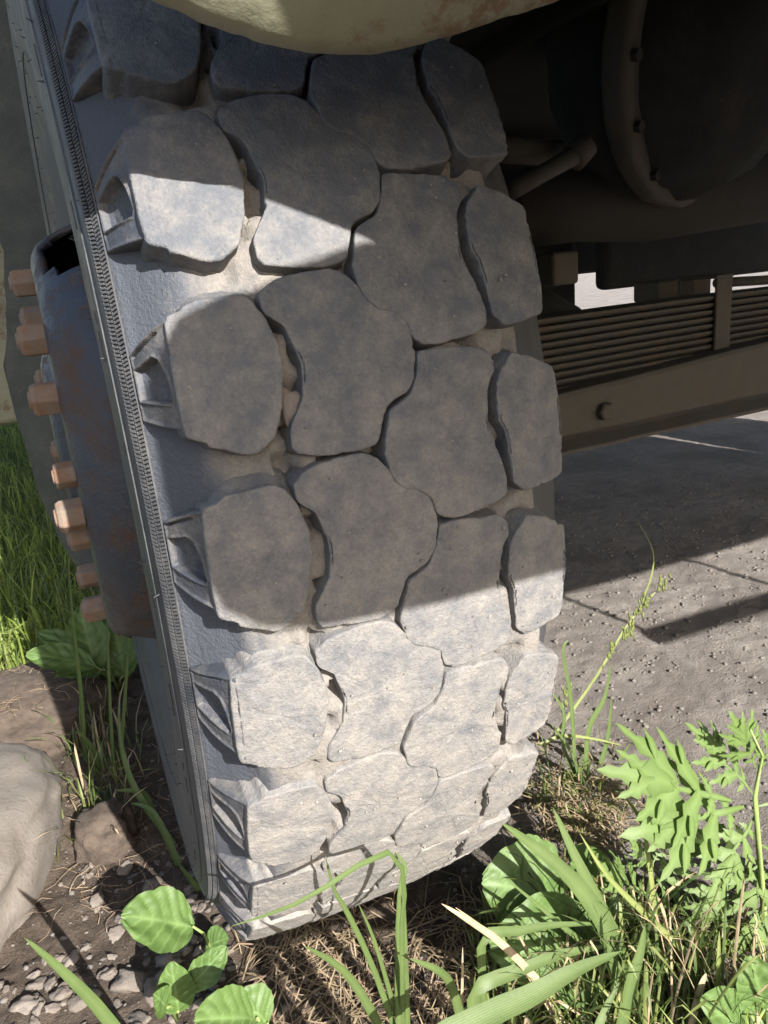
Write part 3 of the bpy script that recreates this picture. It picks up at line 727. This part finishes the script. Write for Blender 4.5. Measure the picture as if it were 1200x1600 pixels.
pv = [rock(3, 1.7*i+0.4, 0.5, (1, 0.8, 0.6)) for i in range(9)]
for me in pv: me.materials.append(M['pebble'])
big = [(190,1345,30),(150,1400,26),(225,1420,22),(205,1530,44),(240,1545,38),(262,1500,36),(110,1490,24),(60,1530,30),(130,1560,36),(300,1465,20),(180,1450,26),(235,1370,30),(150,1330,28),(270,1390,22),(95,1555,26),(40,1570,30),(330,1560,24),(215,1590,34),(170,1520,24),(255,1450,20)]
plist = []
for px, py, s in big: plist.append((G(px, py), s))
for i in range(150):
    px = rng.uniform(0, 470); py = rng.uniform(1310, 1640)
    if px < 120 and py < 1470: continue
    plist.append((G(px, py), rng.uniform(7, 19)))
for i, (q, s) in enumerate(plist):
    if q.x > -0.11 and q.y > -0.36 and q.x < 0.2: continue
    r_ = s*0.5/1280; o = bpy.data.objects.new('pebble', pv[i % 9]); col.objects.link(o)
    o.location = (q.x, q.y, gh(q.x, q.y)+r_*0.12); o.scale = (r_*1.15, r_*rng.uniform(0.8, 1.1), r_*rng.uniform(.7, 1)); o.rotation_euler = (rng.uniform(-.4, .4), rng.uniform(-.4, .4), rng.uniform(0, 6.3))
    tag(o, 'small grey brown pebble lying in the dark soil beside the tyre', 'pebble', 'pebbles in the soil by the tyre')
for (px, py, s, Y_, lab) in ((455, 640, 0.0098, 12.0, 'pinkish pebble wedged in the tread groove'), (682, 868, 0.0075, 3.0, 'small tan pebble wedged in a crack between tread blocks')):
    t = rad(Y_); q = P(px, py, -R*math.cos(t)+0.004); o = obj('wedged_pebble', rock(3, Y_, 0.6, (1, 0.9, 0.9)), M['pink'], None, q); o.scale = (s, s, s*1.25); tag(o, lab, 'pebble')

# loose gravel, too fine to count
mb = MB()
def sprinkle(n, xr, yr, smin, smax, cond=None):
    for _ in range(n):
        x = rng.uniform(*xr); y = rng.uniform(*yr)
        if cond and not cond(x, y): continue
        s = smin+(smax-smin)*rng.random()**6
        jit = 1+0.5*(nrng.rand(len(iv0), 1)-0.5); ang = rng.uniform(0, 6.3); c_, s_ = math.cos(ang), math.sin(ang)
        vv = iv0*jit*np.array([s, s*rng.uniform(.6, 1), s*rng.uniform(.45, .8)])
        vv = np.stack([vv[:, 0]*c_-vv[:, 1]*s_, vv[:, 0]*s_+vv[:, 1]*c_, vv[:, 2]], 1)+np.array([x, y, gh(x, y)+s*0.15])
        mb.add(vv, if0)
iv0, if0 = ico(1)
free = lambda x, y: not (abs(x) < 0.12 and abs(y) < 0.25)
sprinkle(15000, (0.1, 1.7), (-0.5, 1.0), 0.0007, 0.0058, free)
sprinkle(5000, (0.1, 1.2), (-0.5, 0.5), 0.0006, 0.0022, free)
sprinkle(4200, (-0.5, 0.25), (-0.60, 0.3), 0.0008, 0.0060, free)
tag(obj('gravel', mb.mesh('gravel'), M['gravel']), 'fine grey gravel and crumbs scattered over the packed earth', 'gravel', kind='stuff')

# ------------------------------------------------------------------ plants
def blade_strip(pts, w0, seg=9, fold=0.25, taper=1.0, twist=0.0, flip=None):
    """smooth ribbon along control points; returns verts, faces"""
    pts = [Vector(p) for p in pts]
    def cr(t):
        n = len(pts)-1; i = min(int(t*n), n-1); u = t*n-i
        p0 = pts[max(i-1, 0)]; p1 = pts[i]; p2 = pts[i+1]; p3 = pts[min(i+2, n)]
        return 0.5*((2*p1)+(p2-p0)*u+(2*p0-5*p1+4*p2-p3)*u*u+(3*p1-p0-3*p2+p3)*u**3)
    vs = []; fs = []
    view = Vector(CAM)
    for k in range(seg+1):
        t = k/seg; c = cr(t); d = (cr(min(1, t+0.02))-cr(max(0, t-0.02))).normalized()
        up = flip if flip is not None else Vector((0.15, -0.75, 0.65))
        side = d.cross(up)
        if side.length < 0.05: side = d.cross(Vector((1, 0, 0)))
        side.normalize(); nr = side.cross(d)
        side = side*math.cos(twist*t)+nr*math.sin(twist*t); nr = side.cross(d)
        w_ = w0*0.5*(min(1, 0.55+2.2*t))*(max(0.0, 1-t**(2.2*taper)))**0.75+0.00015
        vs += [c-side*w_, c-nr*w_*fold, c+side*w_]
    for k in range(seg):
        a = k*3; fs += [(a, a+1, a+4, a+3), (a+1, a+2, a+5, a+4)]
    return vs, fs
def blade_obj(parent, pxs, Y0, Y1, wpx, mat, name='blade', twist=0.0, base_ground=True):
    n = len(pxs); pts = []
    for i, (x, y) in enumerate(pxs): pts.append(P(x, y, Y0+(Y1-Y0)*i/(n-1)))
    if base_ground and pts[0].z > 0.01:
        b_ = pts[0]; pts = [Vector((b_.x+0.01, b_.y+0.01, gh(b_.x, b_.y)-0.003))]+pts
    dist = (pts[len(pts)//2]-Vector(CAM)).length
    vs, fs = blade_strip(pts, wpx*dist/F, 12, twist=twist)
    pl = parent.location; me = mesh(name, [Vector(v)-pl for v in vs], fs)
    at = me.attributes.new('vein', 'FLOAT', 'POINT'); at.data.foreach_set('value', [0.30 if i % 3 == 1 else 0.0 for i in range(len(vs))])
    return obj(name, me, mat, parent)

# tall grass clump in front of the tyre
c1 = tag(empty('grass_clump', G(630, 1640)), 'sparse clump of tall bent grass blades in front of the tyre', 'grass')
for pxs, Y0, Y1, w_ in [
    ([(632,1640),(629,1540),(628,1440),(632,1390),(618,1333),(560,1352),(490,1398),(430,1425),(362,1447)], -0.50, -0.60, 10),
    ([(640,1640),(636,1530),(632,1400)], -0.50, -0.51, 9), ([(628,1660),(622,1520),(626,1390),(634,1355),(616,1330)], -0.51, -0.50, 12),
    ([(640,1680),(590,1530),(545,1430),(522,1390),(508,1335)], -0.50, -0.54, 10), ([(640,1660),(612,1560),(585,1470),(560,1412)], -0.50, -0.52, 8),
    ([(615,1660),(580,1580),(535,1515),(475,1478)], -0.50, -0.54, 15), ([(735,1660),(712,1560),(690,1520),(640,1498)], -0.51, -0.53, 17)]:
    blade_obj(c1, pxs, Y0, Y1, w_, M['blade'])
# big coarse grass at the right front
c2 = tag(empty('grass_clump', G(930, 1640)), 'dense clump of coarse green grass beside the serrated leafy weed', 'grass')
for pxs, Y0, Y1, w_, mt in [
    ([(985,1640),(960,1490),(930,1420),(870,1350),(780,1283)], -0.50, -0.46, 31, 'blade'), ([(1000,1640),(975,1500),(930,1400),(895,1330),(864,1262)], -0.50, -0.45, 22, 'blade'),
    ([(640,1680),(735,1600),(830,1555),(900,1515),(972,1486)], -0.58, -0.56, 34, 'blade'), ([(740,1560),(800,1520),(880,1490),(955,1478)], -0.50, -0.49, 20, 'blade'),
    ([(752,1480),(810,1455),(870,1445),(950,1443)], -0.49, -0.48, 14, 'blade'), ([(965,1640),(985,1540),(1000,1490),(1008,1446)], -0.54, -0.53, 20, 'blade'),
    ([(1160,1560),(1085,1500),(1010,1430),(950,1370),(906,1302)], -0.50, -0.47, 10, 'bladeyellow'), ([(1040,1660),(1028,1480),(1015,1350),(1000,1280),(968,1236)], -0.48, -0.44, 9, 'bladeyellow'),
    ([(905,1660),(860,1560),(790,1480),(735,1440),(690,1412)], -0.50, -0.49, 12, 'straw'), ([(890,1640),(850,1560),(790,1480),(712,1418)], -0.50, -0.49, 7, 'straw'),
    ([(1118,1660),(1121,1560),(1124,1455)], -0.54, -0.53, 11, 'bladeyellow'), ([(1070,1650),(1090,1560),(1104,1520)], -0.55, -0.54, 12, 'straw'), ([(930,1630),(945,1580),(968,1535)], -0.55, -0.54, 14, 'blade'),
    ([(980,1640),(930,1500),(870,1440),(790,1372)], -0.48, -0.46, 9, 'blade'), ([(720,1640),(722,1560),(723,1480)], -0.49, -0.49, 6, 'straw')]:
    blade_obj(c2, pxs, Y0, Y1, w_, M[mt], twist=0.3)
def tuft(parent, cx, cy, n, hr, spread, wr, mats, name='blade', lean=(0, 0)):
    for i in range(n):
        x = cx+rng.gauss(0, spread); y = cy+rng.gauss(0, spread); h = rng.uniform(*hr); t = rng.uniform(0, 6.3); l = h*rng.uniform(0.15, 0.75)
        b_ = Vector((x, y, gh(x, y)-0.004)); dx = math.cos(t)*l+lean[0]*h; dy = math.sin(t)*l+lean[1]*h
        pts = [b_, b_+Vector((dx*0.25, dy*0.25, h*0.5)), b_+Vector((dx*0.65, dy*0.65, h*0.88)), b_+Vector((dx*1.15, dy*1.15, h*rng.uniform(0.7, 1.02)))]
        vs, fs = blade_strip(pts, rng.uniform(*wr), 7, flip=Vector((math.cos(t), math.sin(t), 0.5)), twist=rng.uniform(-.6, .6)); pl = parent.location
        obj(name, mesh(name, [v-pl for v in vs], fs), rng.choice(mats), parent)
for px, py, n in ((850,1570,36), (930,1560,40), (990,1600,36), (1060,1590,30), (880,1640,30), (1010,1500,26), (800,1620,18), (960,1660,28), (1100,1540,20), (900,1500,22)):
    q = G(px, py); tuft(c2, q.x, q.y, n, (0.05, 0.15), 0.022, (0.0016, 0.0045), [M['blade'], M['bladeyellow'], M['blade'], M['straw']])
# tuft against the right of the tyre, with a flowering sedge stalk
c3 = tag(empty('grass_clump', G(880, 1240)), 'loose tuft of sedge with a drooping flower stalk against the tyre', 'grass')
for pxs, Y0, Y1, w_ in [([(905,1225),(880,1165),(880,1110),(845,1060)], -0.16, -0.16, 8), ([(915,1220),(920,1140),(945,1090),(955,1035)], -0.15, -0.15, 10), ([(930,1225),(950,1150),(955,1090)], -0.15, -0.15, 9),
    ([(845,1175),(880,1130),(930,1060),(975,985),(1005,945),(1038,912)], -0.14, -0.13, 4.5), ([(1003,940),(1018,900),(1020,860),(995,812)], -0.13, -0.13, 3), ([(900,1230),(893,1100),(880,1020),(888,1000)], -0.16, -0.16, 9),
    ([(930,1230),(960,1200),(985,1160)], -0.15, -0.16, 8), ([(840,1165),(880,1150),(930,1155),(972,1165)], -0.15, -0.16, 5), ([(910,1240),(895,1180),(860,1130)], -0.16, -0.18, 8)]:
    blade_obj(c3, pxs, Y0, Y1, w_, M['bladeyellow'] if w_ < 7 else M['blade'], base_ground=pxs[0][1] > 1200)
mb = MB(); pl = c3.location
for px, py in ((955,1015),(985,980),(978,990),(1010,940),(1035,915),(885,1080),(880,1095),(1000,955)):
    for i in range(16):
        q = P(px+rng.gauss(0, 5), py+rng.gauss(0, 8), -0.135)-pl; s = rng.uniform(0.0016, 0.0032)
        mb.add([q+Vector((iv0[j][0]*s*0.7, iv0[j][1]*s*0.7, iv0[j][2]*s*1.8)) for j in range(len(iv0))], if0)
obj('flower_spike', mb.mesh('flower_spike'), M['bladeyellow'], c3)['kind'] = 'stuff'
q = G(885, 1245); tuft(c3, q.x, q.y, 34, (0.03, 0.10), 0.03, (0.0015, 0.004), [M['blade'], M['bladeyellow'], M['straw']])

# strips of many loose blades (uncountable)
def field(name, n, place, hr, wr, mats, label, cat, flat=False, seg=4):
    mb = MB(); idx = []
    for i in range(n):
        x, y = place(); h = rng.uniform(*hr); t = rng.uniform(0, 6.3); b_ = Vector((x, y, gh(x, y)-0.003))
        if flat:
            d = Vector((math.cos(t), math.sin(t), 0))*h; z = rng.uniform(0.002, 0.012); bend = Vector((-d.y, d.x, 0))*rng.uniform(-.35, .35)
            pts = [b_+Vector((0, 0, z)), b_+d*0.5+bend+Vector((0, 0, z+rng.uniform(0, 0.014))), b_+d+Vector((0, 0, z*0.5))]
            fl_ = Vector((0, 0, 1))
        else:
            l = h*rng.uniform(0.1, 0.9); d = Vector((math.cos(t), math.sin(t), 0))*l
            pts = [b_, b_+d*0.3+Vector((0, 0, h*0.6)), b_+d+Vector((0, 0, h*rng.uniform(0.65, 1)))]; fl_ = Vector((math.cos(t), math.sin(t), 0.6))
        vs, fs = blade_strip(pts, rng.uniform(*wr), seg, flip=fl_, twist=rng.uniform(-.5, .5)); mb.add(vs, fs); k = rng.randrange(len(mats)); idx += [k]*len(fs)
    me = mb.mesh(name)
    for m_ in mats: me.materials.append(m_)
    me.polygons.foreach_set('material_index', idx)
    return tag(obj(name, me), label, cat, kind='stuff')
def pl_lawn():
    while True:
        y = 0.62+4.6*rng.random()**1.6; x = -0.06-0.085*y-rng.random()**1.7*(0.55+y*0.45)
        if x < -0.20: return x, y
field('lawn_grass', 9500, pl_lawn, (0.05, 0.20), (0.002, 0.006), [M['lawn'], M['lawn'], M['blade'], M['bladeyellow']], 'bright green lawn grass growing behind the wheel', 'grass')
def pl_edge():
    while True:
        x = rng.gauss(-0.245, 0.035); y = rng.uniform(0.02, 0.65)
        if x < -0.185: return x, y
field('edge_grass', 260, pl_edge, (0.03, 0.12), (0.0015, 0.004), [M['blade'], M['bladeyellow'], M['straw'], M['blade']], 'thin grass growing along the tyre sidewall', 'grass')
def pl_str1():
    while True:
        q = G(rng.uniform(370, 960), rng.uniform(1400, 1680)); 
        if q.y < -0.20: return q.x, q.y
field('dry_straw', 850, pl_str1, (0.02, 0.10), (0.0006, 0.0020), [M['straw'], M['straw'], M['root']], 'matted dry straw on the soil under the tyre front', 'straw', flat=True)
def pl_str2(): 
    q = G(rng.gauss(905, 50), rng.gauss(1265, 45)); return max(q.x, 0.17), q.y
field('dry_straw', 420, pl_str2, (0.02, 0.08), (0.0008, 0.0024), [M['straw'], M['straw'], M['bladeyellow']], 'pale dry straw heaped beside the right edge of the tyre', 'straw', flat=True)
def pl_front():
    q = G(rng.uniform(740, 1200), rng.uniform(1440, 1690)); return q.x, q.y
field('short_grass', 1100, pl_front, (0.015, 0.07), (0.0010, 0.0028), [M['blade'], M['bladeyellow'], M['lawn'], M['straw']], 'short mixed grass at the foot of the coarse clump', 'grass')
def pl_root():
    return rng.choice(((rng.uniform(-.50, -.28), rng.uniform(.33, .53)), (rng.gauss(-0.24, .05), rng.uniform(-0.1, .2))))
mb = MB()
for i in range(170):
    x, y = pl_root(); t = rng.uniform(0, 6.3); zb = 0.078 if y > 0.32 and x < -0.27 else gh(x, y)+0.004
    p0 = Vector((x, y, zb)); pts = [p0]
    for k in range(4):
        t += rng.uniform(-.8, .8); p0 = p0+Vector((math.cos(t)*.013, math.sin(t)*.013, rng.uniform(-.004, .004))); pts.append(p0)
    mb.tube(pts, rng.uniform(0.0003, 0.0006), 4)
tag(obj('root_threads', mb.mesh('root_threads'), M['root']), 'thin pale root threads on the soil clods', 'roots', kind='stuff')

# broad leaves
def broad_leaf(L, W, cup=0.15, wav=0.03, seed=0, tip=0.0, base=0.10):
    nu, nv_ = 34, 26; vs = []; fs = []; ve = []
    for i in range(nu+1):
        u = i/nu; wid = W*0.5*(math.sin(math.pi*min(1, max(0, u*0.97+0.015)))**(0.62))*(1-tip*u)*(1+0.10*nz((u*5, seed, 1))+0.05*nz((u*17, seed, 4)))
        for j in range(nv_+1):
            s = -1+2*j/nv_
            x = u*L; y = s*wid; z = cup*wid*s*s + wav*L*nz((u*4+seed, s*2.2, seed)) + 0.012*L*math.cos((u*6-abs(s)*1.6)*2*math.pi)*0.6*min(1, abs(s)*3) - 0.25*L*(u-0.4)**2
            vs.append(Vector((x, y, z)))
            vn = max(0, 1-abs(s)*9) + (0.55 if (abs((u*6-abs(s)*1.6) % 1.0-0.5) < 0.09 and abs(s) > 0.06) else 0); ve.append(min(1, vn)*0.62)
    for i in range(nu):
        for j in range(nv_):
            k = i*(nv_+1)+j; fs.append((k, k+1, k+nv_+2, k+nv_+1))
    me = mesh('leaf', vs, fs); at = me.attributes.new('vein', 'FLOAT', 'POINT'); at.data.foreach_set('value', ve); return me
def orient(o, base, tipp, face=Vector((0.1, -0.6, 0.8)), parent=None):
    d = (tipp-base).normalized(); y = face.cross(d).normalized(); z = d.cross(y)
    mt_ = Matrix(((d.x, y.x, z.x), (d.y, y.y, z.y), (d.z, y.z, z.z))).to_4x4(); mt_.translation = base-(parent.location if parent else Vector())
    o.matrix_local = mt_
def leaf_plant(name, label, cat, root, leaves, mat='leaf', group=None):
    e_ = tag(empty(name, root), label, cat, group)
    for i, (b_, t_, W_, face) in enumerate(leaves):
        L = (t_-b_).length; me = broad_leaf(L, W_, 0.2, 0.035, seed=i*3.1+root.x*20); o = obj('leaf', me, M[mat], e_); orient(o, b_, t_, face, e_)
        mb = MB(); r0 = root-e_.location; mb.tube([r0+Vector((0, 0, -0.005)), (b_-e_.location)*0.5+Vector((0, 0, 0.01)), b_-e_.location+(t_-b_)*0.04], [0.0022, 0.0018, 0.0014], 6); obj('stalk', mb.mesh('stalk'), M['stem'], e_)
    return e_
Fv = Vector((0.0, -0.45, 0.9))
r_ = G(185, 1075)
leaf_plant('broadleaf_plant', 'broad leaved weed with wrinkled leaves behind the soil clod', 'weed', r_, [
    (P(195, 1060, r_.y-0.01), P(172, 938, r_.y+0.03), 0.085, Vector((-.2, -.8, .55))), (P(150, 1050, r_.y-0.03), P(125, 948, r_.y+0.02), 0.075, Vector((.1, -.7, .7))),
    (P(150, 1040, r_.y-0.05), P(42, 1018, r_.y-0.04), 0.06, Vector((0, -.5, .85))), (P(155, 1030, r_.y), P(60, 985, r_.y+0.04), 0.055, Fv), (P(165, 1045, r_.y-0.03), P(90, 1050, r_.y-0.08), 0.05, Fv)])
r_ = G(335, 1490)
leaf_plant('small_weed', 'small weed with one pale lobed leaf beside the tyre corner', 'weed', r_, [(P(305, 1448, r_.y-0.01), P(196, 1428, r_.y-0.02), 0.066, Vector((0, -.5, .85))), (P(320, 1480, r_.y), P(355, 1465, r_.y-0.01), 0.035, Fv)])
r_ = G(275, 1590)
leaf_plant('small_weed', 'small weed with two upright dull green leaves among the pebbles', 'weed', r_, [(P(280, 1585, r_.y-0.01), P(268, 1510, r_.y-0.01), 0.040, Vector((0, -.9, .4))), (P(290, 1550, r_.y-0.01), P(352, 1482, r_.y-0.01), 0.032, Vector((0, -.8, .5))), (P(262, 1575, r_.y-0.02), P(244, 1555, r_.y-0.03), 0.03, Fv)])
r_ = G(420, 1640)
leaf_plant('small_weed', 'small weed with round bright leaves on the straw in front of the tyre', 'weed', r_, [(P(405, 1590, r_.y-0.01), P(312, 1590, r_.y-0.03), 0.052, Vector((0, -.5, .85))), (P(420, 1600, r_.y-0.01), P(372, 1555, r_.y), 0.045, Fv)])
r_ = G(905, 1470)
leaf_plant('round_leaf_weed', 'weed with two large round leaves under the coarse grass', 'weed', r_, [(P(890, 1405, r_.y), P(762, 1378, r_.y+0.01), 0.105, Vector((.05, -.75, .65))), (P(955, 1490, r_.y-0.06), P(778, 1476, r_.y-0.05), 0.10, Vector((.05, -.65, .75))), (P(940, 1420, r_.y+0.02), P(900, 1330, r_.y+0.03), 0.07, Vector((.1, -.6, .75)))])
r_ = G(1160, 1650)
leaf_plant('broadleaf_plant', 'broad leaved weed with smooth oval leaves under the serrated weed', 'weed', r_, [(P(1185, 1640, r_.y), P(1110, 1565, r_.y+0.01), 0.06, Fv), (P(1195, 1580, r_.y+0.01), P(1175, 1500, r_.y+0.02), 0.045, Vector((-.4, -.7, .5))), (P(1190, 1650, r_.y), P(1260, 1560, r_.y), 0.06, Fv)])

# mugwort: deeply cut leaves on an upright stem
def cut_leaf(L, seed):
    vs = []; fs = []
    def lobe(p0, d, ln, wd, teeth):
        d = d.normalized(); sd = Vector((-d.y, d.x, 0)); n = 8; b0 = len(vs)
        for i in range(n+1):
            t = i/n; w_ = wd*(0.30+1.0*math.sin(math.pi*min(1, t*0.92+0.06))**0.8)*(1-t**3*0.75)
            if i == n: w_ = 0.0003
            if teeth and 2 < i < n and i % 2 == 1: w_ *= 1.42
            if teeth and 2 < i < n and i % 2 == 0: w_ *= 0.68
            c = p0+d*ln*t; zz = -0.16*ln*t*t+0.05*ln*nz((t*3, seed, ln*50))
            vs.extend([c-sd*w_+Vector((0, 0, zz+w_*0.10)), c+Vector((0, 0, zz)), c+sd*w_+Vector((0, 0, zz+w_*0.10))])
        for i in range(n):
            a = b0+i*3; fs.extend([(a, a+1, a+4, a+3), (a+1, a+2, a+5, a+4)])
    X = Vector((1, 0, 0))
    lobe(Vector((0, 0, 0)), X, L*0.62, L*0.016, False)
    lobe(Vector((L*0.50, 0, 0.0003)), X, L*0.50, L*0.060, True)
    for t, ang, ln, wd in ((0.16, 70, 0.13, 0.022), (0.28, 54, 0.38, 0.042), (0.46, 40, 0.44, 0.045), (0.64, 28, 0.28, 0.034)):
        for s in (-1, 1):
            a_ = rad(ang*rng.uniform(.85, 1.12))*s; ll = L*ln*rng.uniform(.85, 1.12); p0 = Vector((L*t, 0, 0.0002*s)); dv = Vector((math.cos(a_), math.sin(a_), 0))
            lobe(p0, dv, ll, L*wd, True)
            if ln > 0.3:      # a side tooth on the outer edge of the long lobes
                a2 = a_+rad(34)*s; lobe(p0+dv*ll*0.42, Vector((math.cos(a2), math.sin(a2), 0)), ll*0.36, L*wd*0.55, False)
    me = mesh('leaf', vs, fs)
    at = me.attributes.new('vein', 'FLOAT', 'POINT'); at.data.foreach_set('value', [0.45 if i % 3 == 1 else 0.0 for i in range(len(vs))]); return me
MY = -0.46
mroot = P(1192, 1700, -0.50); mroot.z = gh(mroot.x, mroot.y)
mug = tag(empty('mugwort_plant', mroot), 'leafy upright weed with deeply cut serrated bright green leaves', 'weed')
stem = [mroot-mroot, P(1196, 1450, -0.48)-mroot, P(1186, 1330, -0.47)-mroot, P(1180, 1245, MY)-mroot, P(1190, 1180, MY)-mroot, P(1172, 1140, MY)-mroot]
mb = MB(); mb.tube(stem, [0.004, 0.0036, 0.003, 0.0026, 0.002, 0.0012], 8); obj('stem', mb.mesh('stem'), M['stem'], mug)
for (bx, by_), (tx, ty), dY, face in [
    ((1140,1252),(976,1205),0.00,(.0,-.72,.7)), ((1165,1260),(1005,1300),-.02,(.05,-.75,.6)), ((1180,1275),(1120,1390),-.03,(-.1,-.9,.4)), ((1185,1330),(1190,1525),-.05,(-.1,-.95,.3)),
    ((1178,1240),(1090,1140),.03,(.1,-.7,.7)), ((1182,1200),(1150,1125),.0,(-.2,-.9,.3)), ((1185,1210),(1215,1130),.0,(.2,-.9,.3)), ((1188,1350),(1085,1440),.0,(0,-.8,.5)),
    ((1185,1300),(1060,1330),.06,(.1,-.6,.8)), ((1190,1400),(1100,1390),.07,(.1,-.6,.8)), ((1190,1320),(1290,1380),-.02,(.3,-.8,.5)), ((1186,1260),(1300,1230),-.02,(.2,-.8,.5)), ((1185,1180),(1165,1155),.01,(0,-.8,.5)), ((1188,1420),(1040,1480),.03,(0,-.7,.6)), ((1195,1430),(1140,1560),-.02,(0,-.9,.4))]:
    b_ = P(bx, by_, MY); t_ = P(tx, ty, MY+dY); t_ = b_+(t_-b_)*1.12; me = cut_leaf((t_-b_).length, bx*0.1); o = obj('leaf', me, M['mug'], mug); orient(o, b_, t_, Vector(face).normalized(), mug)
m2r = P(1010, 1470, -0.42); m2r.z = gh(m2r.x, m2r.y)
m2 = tag(empty('mugwort_plant', m2r), 'small shaded young weed with cut leaves between grass and taller serrated weed', 'weed')
mb = MB(); mb.tube([Vector(), P(1015, 1400, -0.42)-m2r, P(1020, 1345, -0.41)-m2r], [0.0025, 0.002, 0.0012], 6); obj('stem', mb.mesh('stem'), M['stem'], m2)
for (bx, by_), (tx, ty) in [((1015,1400),(935,1345)), ((1018,1360),(985,1310)), ((1018,1390),(1090,1330)), ((1012,1420),(1060,1480)), ((1012,1430),(940,1420)), ((1020,1350),(1045,1300)), ((1015,1410),(1095,1410))]:
    b_ = P(bx, by_, -0.42); t_ = P(tx, ty, -0.41); o = obj('leaf', cut_leaf((t_-b_).length, bx*0.2), M['mug'], m2); orient(o, b_, t_, Vector((.1, -.6, .75)), m2)
# single blades at the left: one crossing the pebbles, a few upright by the clod
c4 = tag(empty('grass_clump', G(200, 1660)), 'single long grass blade leaning over the pebbles', 'grass')
blade_obj(c4, [(215,1650),(150,1570),(95,1515),(38,1465)], -0.33, -0.34, 17, M['blade'])
c5 = tag(empty('grass_clump', G(150, 1200)), 'few upright thin grass stalks between soil clod and tyre', 'grass')
for pxs, Y0, Y1, w_ in [([(135,1230),(128,1100),(115,980),(105,860)], 0.25, 0.25, 6), ([(180,1240),(172,1100),(166,930)], 0.18, 0.2, 5), ([(190,1180),(198,1050),(205,920)], 0.2, 0.22, 6), ([(160,1250),(150,1180),(120,1140)], 0.22, 0.2, 9), ([(300,1400),(270,1320),(215,1240),(190,1170),(185,1100)], -0.05, 0.1, 10), ([(330,1420),(280,1350),(240,1270),(205,1255)], -0.08, 0.02, 11), ([(345,1440),(310,1390),(275,1345)], -0.12, -0.1, 9), ([(240,1280),(225,1240),(180,1235)], 0.05, 0.05, 9)]:
    blade_obj(c5, pxs, Y0, Y1, w_, M['blade'])
